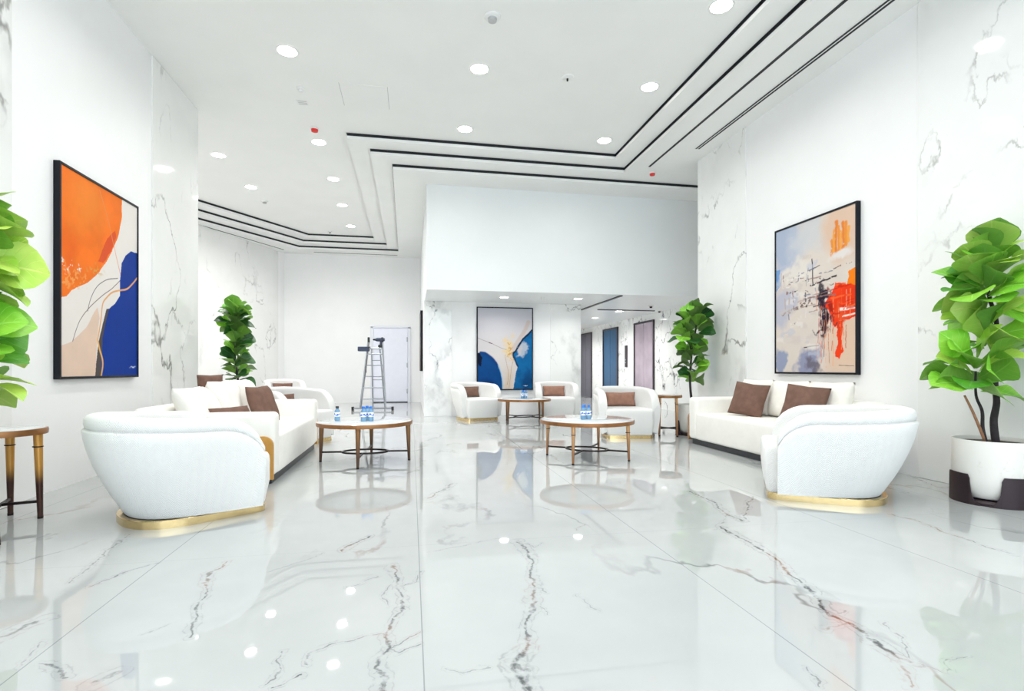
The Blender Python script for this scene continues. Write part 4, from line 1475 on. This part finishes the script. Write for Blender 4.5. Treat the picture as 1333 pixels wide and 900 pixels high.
# ------------------------------------------------------------------ fig plants
def leaf(b, base, d, up, L, W, droop, fold, mi, wav):
    """a fiddle-leaf: base point, outward direction d, rough normal up"""
    d = d.normalized()
    side = d.cross(up)
    if side.length < 1e-3:
        side = Vector((1, 0, 0))
    side.normalize()
    nrm = side.cross(d).normalized()
    prof = (0.03, 0.26, 0.42, 0.50, 0.62, 0.84, 0.98, 0.98, 0.80, 0.46, 0.06)
    n = len(prof) - 1
    ul = b.bm.loops.layers.uv.verify()
    rows = []
    ang = 0.0
    p = Vector(base)
    step = L / n
    cur = d.copy()
    for i in range(n + 1):
        t = i / n
        hw = prof[i] * W / 2
        row = []
        for k in (-1.0, -0.5, 0.0, 0.5, 1.0):
            lift = fold * abs(k) * hw + wav * math.sin(t * 9 + k * 2.2) * abs(k) * hw
            row.append(b.bm.verts.new(p + side * (k * hw) + nrm * lift))
        rows.append(row)
        ang = droop * (0.35 + 1.3 * t) / n
        cur = (Matrix.Rotation(-ang, 3, side) @ cur)
        nrm = side.cross(cur).normalized()
        p = p + cur * step
    for i in range(n):
        for k in range(4):
            f = b.bm.faces.new([rows[i][k], rows[i][k + 1], rows[i + 1][k + 1], rows[i + 1][k]])
            f.material_index = mi
            f.smooth = True
            for lp, (uu, vv) in zip(f.loops, ((k, i), (k + 1, i), (k + 1, i + 1), (k, i + 1))):
                lp[ul].uv = (uu / 2.0 - 1.0, vv / n)


def fig_plant(label, x, y, seed, stems, clusters, mats, pot_r=0.235, pot_h=0.46, stand=True, limit=None):
    pick = (0, 0, 1, 1, 2) if mats[0] == 'leaf_bright' else (0, 1, 1, 1, 2, 2)
    rnd = random.Random(seed)
    t = thing('potted_fig_plant', label, 'potted plant', (x, y, 0), 0, 'fiddle-leaf fig plants')
    z0 = 0.035
    b = MB()
    R = pot_r
    b.lathe([(R * 0.62, z0), (R * 0.80, z0 + 0.012), (R * 0.93, z0 + 0.06), (R * 0.99, z0 + 0.14), (R, z0 + 0.2), (R, pot_h - 0.02), (R * 0.99, pot_h), (R * 0.95, pot_h),
             (R * 0.94, pot_h - 0.05), (R * 0.94, pot_h - 0.09), (0.01, pot_h - 0.09)], n=48)
    b.build('pot', M['pot_marble'], t, True, angle=40)
    b = MB()
    b.lathe([(R * 0.935, pot_h - 0.088), (R * 0.93, pot_h - 0.03), (R * 0.5, pot_h - 0.018), (0.01, pot_h - 0.022)], n=32)
    b.build('soil', M['soil'], t, True)
    if stand:
        b = MB()
        b.lathe([(R * 0.55, 0), (R * 0.99, 0.0), (R * 1.0, 0.02), (R * 0.95, 0.035), (R * 0.55, 0.036)], n=48, cap=False)
        for k in range(4):                      # four broad curved feet that rise up the sides
            a0 = math.radians(-108 + 90 * k)
            half = math.radians(24)
            rings = []
            m_ = 16
            for q in range(m_ + 1):
                u = -1 + 2 * q / m_
                a = a0 + u * half
                zt = 0.22 if abs(u) < 0.86 else 0.22 - 0.03 * ((abs(u) - 0.86) / 0.14) ** 2
                c, s = math.cos(a), math.sin(a)
                rings.append([(c * R * 1.003, s * R * 1.003, 0.0), (c * R * 1.05, s * R * 1.05, 0.0), (c * R * 1.05, s * R * 1.05, zt), (c * R * 1.003, s * R * 1.003, zt)])
            b.loft(rings)
            for sg in (-1, 1):                  # flared fillets between foot and base ring
                rings = []
                for q in range(9):
                    u = q / 8
                    a = a0 + sg * (half + u * math.radians(15))
                    zt = 0.012 + 0.16 * (1 - math.sqrt(max(0.0, 1 - (1 - u) ** 2)))
                    c, s = math.cos(a), math.sin(a)
                    rings.append([(c * R * 1.003, s * R * 1.003, 0.0), (c * R * 1.045, s * R * 1.045, 0.0), (c * R * 1.045, s * R * 1.045, zt), (c * R * 1.003, s * R * 1.003, zt)])
                b.loft(rings)
        b.build('pot_stand', M['bronze_dark'], t, True, angle=30)
    for pts, r0, r1, mm in stems:
        b = MB()
        P = [Vector(p) for p in pts]
        sm = []
        for i in range(len(P) - 1):
            for q in range(6):
                u = q / 6.0
                a = P[max(0, i - 1)]
                c, d_, e = P[i], P[i + 1], P[min(len(P) - 1, i + 2)]
                sm.append(0.5 * ((2 * c) + (-a + d_) * u + (2 * a - 5 * c + 4 * d_ - e) * u * u + (-a + 3 * c - 3 * d_ + e) * u ** 3))
        sm.append(P[-1])
        b.tube(sm, r0, 10, r1)
        b.build('stem', M[mm], t, True)
    b = MB()
    for (cz0, cz1, n, L0, L1, el0, el1, azs, (cx, cy)) in clusters:
        for k in range(n):
            u = (k + 0.5) / n
            z = cz0 + (cz1 - cz0) * u
            az = math.radians(azs[0] + (azs[1] - azs[0]) * ((k * 0.382 + rnd.uniform(-0.08, 0.08)) % 1.0))
            el = math.radians(el0 + (el1 - el0) * u + rnd.uniform(-22, 24))
            d = Vector((math.cos(az) * math.cos(el), math.sin(az) * math.cos(el), math.sin(el)))
            L = rnd.uniform(L0, L1)
            base = Vector((cx, cy, z)) + Vector((d.x, d.y, 0)) * 0.03
            if limit:
                tip = base + d * L
                while limit(x + tip.x, y + tip.y) and L > 0.06:
                    L *= 0.85
                    tip = base + d * L
            up = Matrix.Rotation(math.radians(rnd.gauss(0, 46)), 3, d) @ (Vector((0, 0, 1)) + Vector((rnd.uniform(-.3, .3), rnd.uniform(-.3, .3), 0)))
            leaf(b, base, d, up, L, L * rnd.uniform(0.74, 0.95), rnd.uniform(0.5, 1.35), rnd.uniform(0.05, 0.30), rnd.choice(pick), rnd.uniform(0.03, 0.14))
    o = b.build('foliage', [M[q] for q in mats], t, True)
    return t


M['bronze_dark'] = mat('dark_brown_stand', srgb(48, 34, 40), 0.4, 0.2)
NEAR = ('leaf_bright', 'leaf_lime', 'leaf_mid')
FAR = ('leaf_mid', 'leaf_deep', 'leaf_bright')
fig_plant('large fig plant in a white pot on dark feet at the right photo edge', 4.295, 3.24, 11,
          [([(0.03, 0, .42), (0.02, 0.01, .60), (0.06, 0.02, .74), (0.02, 0.0, .90), (0.02, -0.01, 1.15), (0.03, 0, 1.36), (-0.02, 0.02, 1.6), (0.0, 0, 1.85)], .026, .010, 'bark'),
           ([(-.08, -.02, .42), (-.12, -.02, .55), (-.10, 0, .68), (-.13, .02, .80), (-.12, .03, .98)], .014, .007, 'bark'),
           ([(-.10, -.02, .46), (-.20, -.02, .66), (-.26, 0, .80)], .011, .007, 'twig'),
           ([(0.03, 0, 1.28), (-.07, .0, 1.40), (-.14, .02, 1.52)], .012, .007, 'bark')],
          [(1.46, 1.84, 34, .26, .34, 10, 75, (0, 360), (-0.02, 0.0)), (1.44, 1.72, 14, .26, .35, 5, 60, (110, 290), (-0.08, 0.0)),
           (1.14, 1.36, 12, .26, .33, 10, 60, (90, 300), (-0.04, 0)), (1.05, 1.25, 7, .26, .32, 5, 50, (-80, 60), (0.04, 0)),
           (0.82, 1.05, 16, .28, .36, 0, 50, (80, 320), (-0.14, 0.02)), (0.92, 1.1, 6, .26, .32, 10, 60, (-90, 80), (0.04, 0))],
          NEAR, 0.245, 0.47, True, lambda X, Y: X > XR - 0.13)
fig_plant('large fig plant cut by the left photo edge beside the gilded side table', -2.48, 3.36, 5,
          [([(0, 0, .42), (0.01, 0.01, .7), (-0.02, 0.02, 1.0), (0.01, 0.0, 1.4), (0, 0, 1.85)], .026, .010, 'bark')],
          [(1.46, 1.76, 26, .28, .38, 0, 65, (-60, 115), (0.04, 0.04)), (1.02, 1.3, 14, .28, .36, -5, 45, (-60, 115), (0.04, 0.04)), (0.84, 0.98, 7, .26, .34, -10, 30, (-60, 110), (0.04, 0.03))],
          NEAR, 0.225, 0.47, True, lambda X, Y: X < XL + 0.12)
fig_plant('slender fig plant behind the left sofa, against the marble', -2.46, 8.15, 21,
          [([(0, 0, .42), (0.03, 0.01, .8), (-0.02, 0.02, 1.2), (0.03, 0.0, 1.5), (0, 0, 1.9)], .02, .009, 'bark')],
          [(1.52, 1.82, 34, .19, .28, 15, 75, (0, 360), (0.0, 0.0)), (0.82, 1.5, 44, .19, .28, 15, 70, (0, 360), (0.01, 0))],
          FAR, 0.22, 0.46, True, None)
fig_plant('slender fig plant behind the far arm of the right sofa', 4.18, 7.38, 33,
          [([(0, 0, .42), (-0.03, 0.01, .8), (0.0, 0.02, 1.2), (0.06, 0.0, 1.6), (0.1, 0, 1.9)], .02, .009, 'bark'),
           ([(0, 0.02, 1.2), (-.06, 0, 1.5), (-.1, 0, 1.7)], .012, .007, 'bark')],
          [(1.5, 1.84, 28, .20, .29, 15, 75, (0, 360), (0.08, 0.0)), (1.42, 1.75, 16, .20, .29, 15, 65, (90, 270), (-0.08, 0)), (0.82, 1.45, 36, .20, .29, 15, 60, (0, 360), (0.0, 0))],
          FAR, 0.22, 0.46, True, lambda X, Y: X > XR - 0.10)


# ------------------------------------------------------------------ stepladder
t = thing('stepladder', 'silver stepladder standing open in front of the white back door', 'ladder', (-0.86, 13.35, 0), math.radians(-8))
HL = 1.62
for s in (-1, 1):
    b = MB()
    b.bar((s * 0.30, -0.30, 0.03), (s * 0.17, 0.0, HL + 0.02), 0.03, 0.055)
    r = b.build('rail', M['alu'], t)
    b = MB()
    b.box((s * 0.165, 0.0, HL + 0.08), (0.05, 0.06, 0.13), 0.012, 2)
    b.build('end_cap', M['black'], r)
    b = MB()
    b.bar((s * 0.15, 0.42, 0.03), (s * 0.10, 0.03, HL - 0.15), 0.025, 0.04)
    b.build('rear_rail', M['alu'], t)
    b = MB()
    b.box((s * 0.215, -0.10, 0.98), (0.03, 0.05, 0.17), 0.008, 1)
    b.build('brace_lock', M['black'], t)
    b = MB()
    b.box((s * 0.47, -0.32, 0.045), (0.05, 0.09, 0.09), 0.01, 2)
    b.build('rubber_foot', M['black'], t)
for k in range(5):
    z = 0.27 + 0.27 * k
    f = z / (HL + 0.02)
    x, y = 0.30 - 0.13 * f, -0.30 + 0.30 * f
    b = MB()
    b.box((0, y, z), (2 * x, 0.075, 0.025), 0.004, 1)
    b.build('tread', M['alu'], t)
b = MB()
b.bar((-0.45, -0.32, 0.05), (0.45, -0.32, 0.05), 0.04, 0.04)
b.build('stabiliser_bar', M['alu'], t)
for z in (0.25, 0.72, 1.2):
    f = z / (HL - 0.15)
    b = MB()
    b.bar((-0.15 + 0.05 * f, 0.42 - 0.39 * f, z), (0.15 - 0.05 * f, 0.42 - 0.39 * f, z), 0.02, 0.02)
    b.build('rear_rung', M['alu'], t)
b = MB()
b.box((0, 0.02, HL - 0.13), (0.34, 0.16, 0.03), 0.008, 1)
b.build('top_platform', M['alu'], t)

t = thing('power_drill', 'navy cordless drill resting on top of the stepladder', 'power drill', (-0.77, 13.35, 1.507), math.radians(-8))
b = MB()
b.box((0.03, 0, 0.04), (0.11, 0.08, 0.07), 0.012, 2)
b.build('battery', M['black'], t)
b = MB()
b.tube([(0.03, 0, 0.07), (0.04, 0, 0.17)], 0.026, 12)
b.build('handle', M['navy'], t, True, angle=40)
b = MB()
b.tube([(0.13, 0, 0.2), (0.10, 0, 0.2), (-0.06, 0, 0.2), (-0.09, 0, 0.2)], lambda u: 0.045 if 0.1 < u < 0.7 else 0.034, 16)
b.build('motor_housing', M['navy'], t, True, angle=40)
b = MB()
b.tube([(-0.09, 0, 0.2), (-0.14, 0, 0.2), (-0.155, 0, 0.2)], 0.027, 14, 0.016)
b.build('chuck', M['black'], t, True, angle=40)
t = thing('tool_tray', 'dark flat tool tray hooked onto the left rail of the stepladder', 'tool tray', (-1.14, 13.36, 1.42), math.radians(-8))
b = MB()
b.box((0, 0, 0.055), (0.26, 0.16, 0.11), 0.012, 2)
b.build('tray', M['navy'], t)
b = MB()
b.bar((0.10, -0.05, 0.10), (0.17, -0.05, 0.10), 0.02, 0.02)
b.build('hook', M['black'], t)

# ------------------------------------------------------------------ daylight and camera
wd = bpy.data.worlds.new('World')
SC.world = wd
wd.use_nodes = True
bg = wd.node_tree.nodes['Background']
bg.inputs['Color'].default_value = (0.78, 0.90, 1.0, 1)
bg.inputs['Strength'].default_value = 2.6
pl = bpy.data.lights.new('window_portal', 'AREA')
pl.shape = 'RECTANGLE'
pl.size, pl.size_y = 7.4, 4.3
pl.cycles.is_portal = True
po = bpy.data.objects.new('window_portal', pl)
COL.objects.link(po)
po.location = (0.85, YF + 0.15, 2.2)
po.rotation_euler = (PI / 2, 0, 0)

cam = bpy.data.cameras.new('Camera')
cam.sensor_width = 36.0
cam.lens = 690.0 / 1333.0 * 36.0
cam.shift_y = 30.0 / 1333.0
cam.clip_start = 0.05
co = bpy.data.objects.new('Camera', cam)
COL.objects.link(co)
co.location = (0, 0, 1.0)
co.rotation_euler = (PI / 2, 0, math.radians(-10.75))
SC.camera = co

vs = SC.view_settings
vs.view_transform = 'Standard'
vs.look = 'None'
vs.gamma = 1.0
vs.exposure = 0.42
vs.use_curve_mapping = False
SC.cycles.use_denoising = True
SC.cycles.max_bounces = 14
SC.cycles.diffuse_bounces = 8
SC.cycles.glossy_bounces = 5
SC.cycles.transmission_bounces = 8
SC.cycles.sample_clamp_indirect = 8.0
SC.cycles.caustics_reflective = False
SC.cycles.caustics_refractive = False
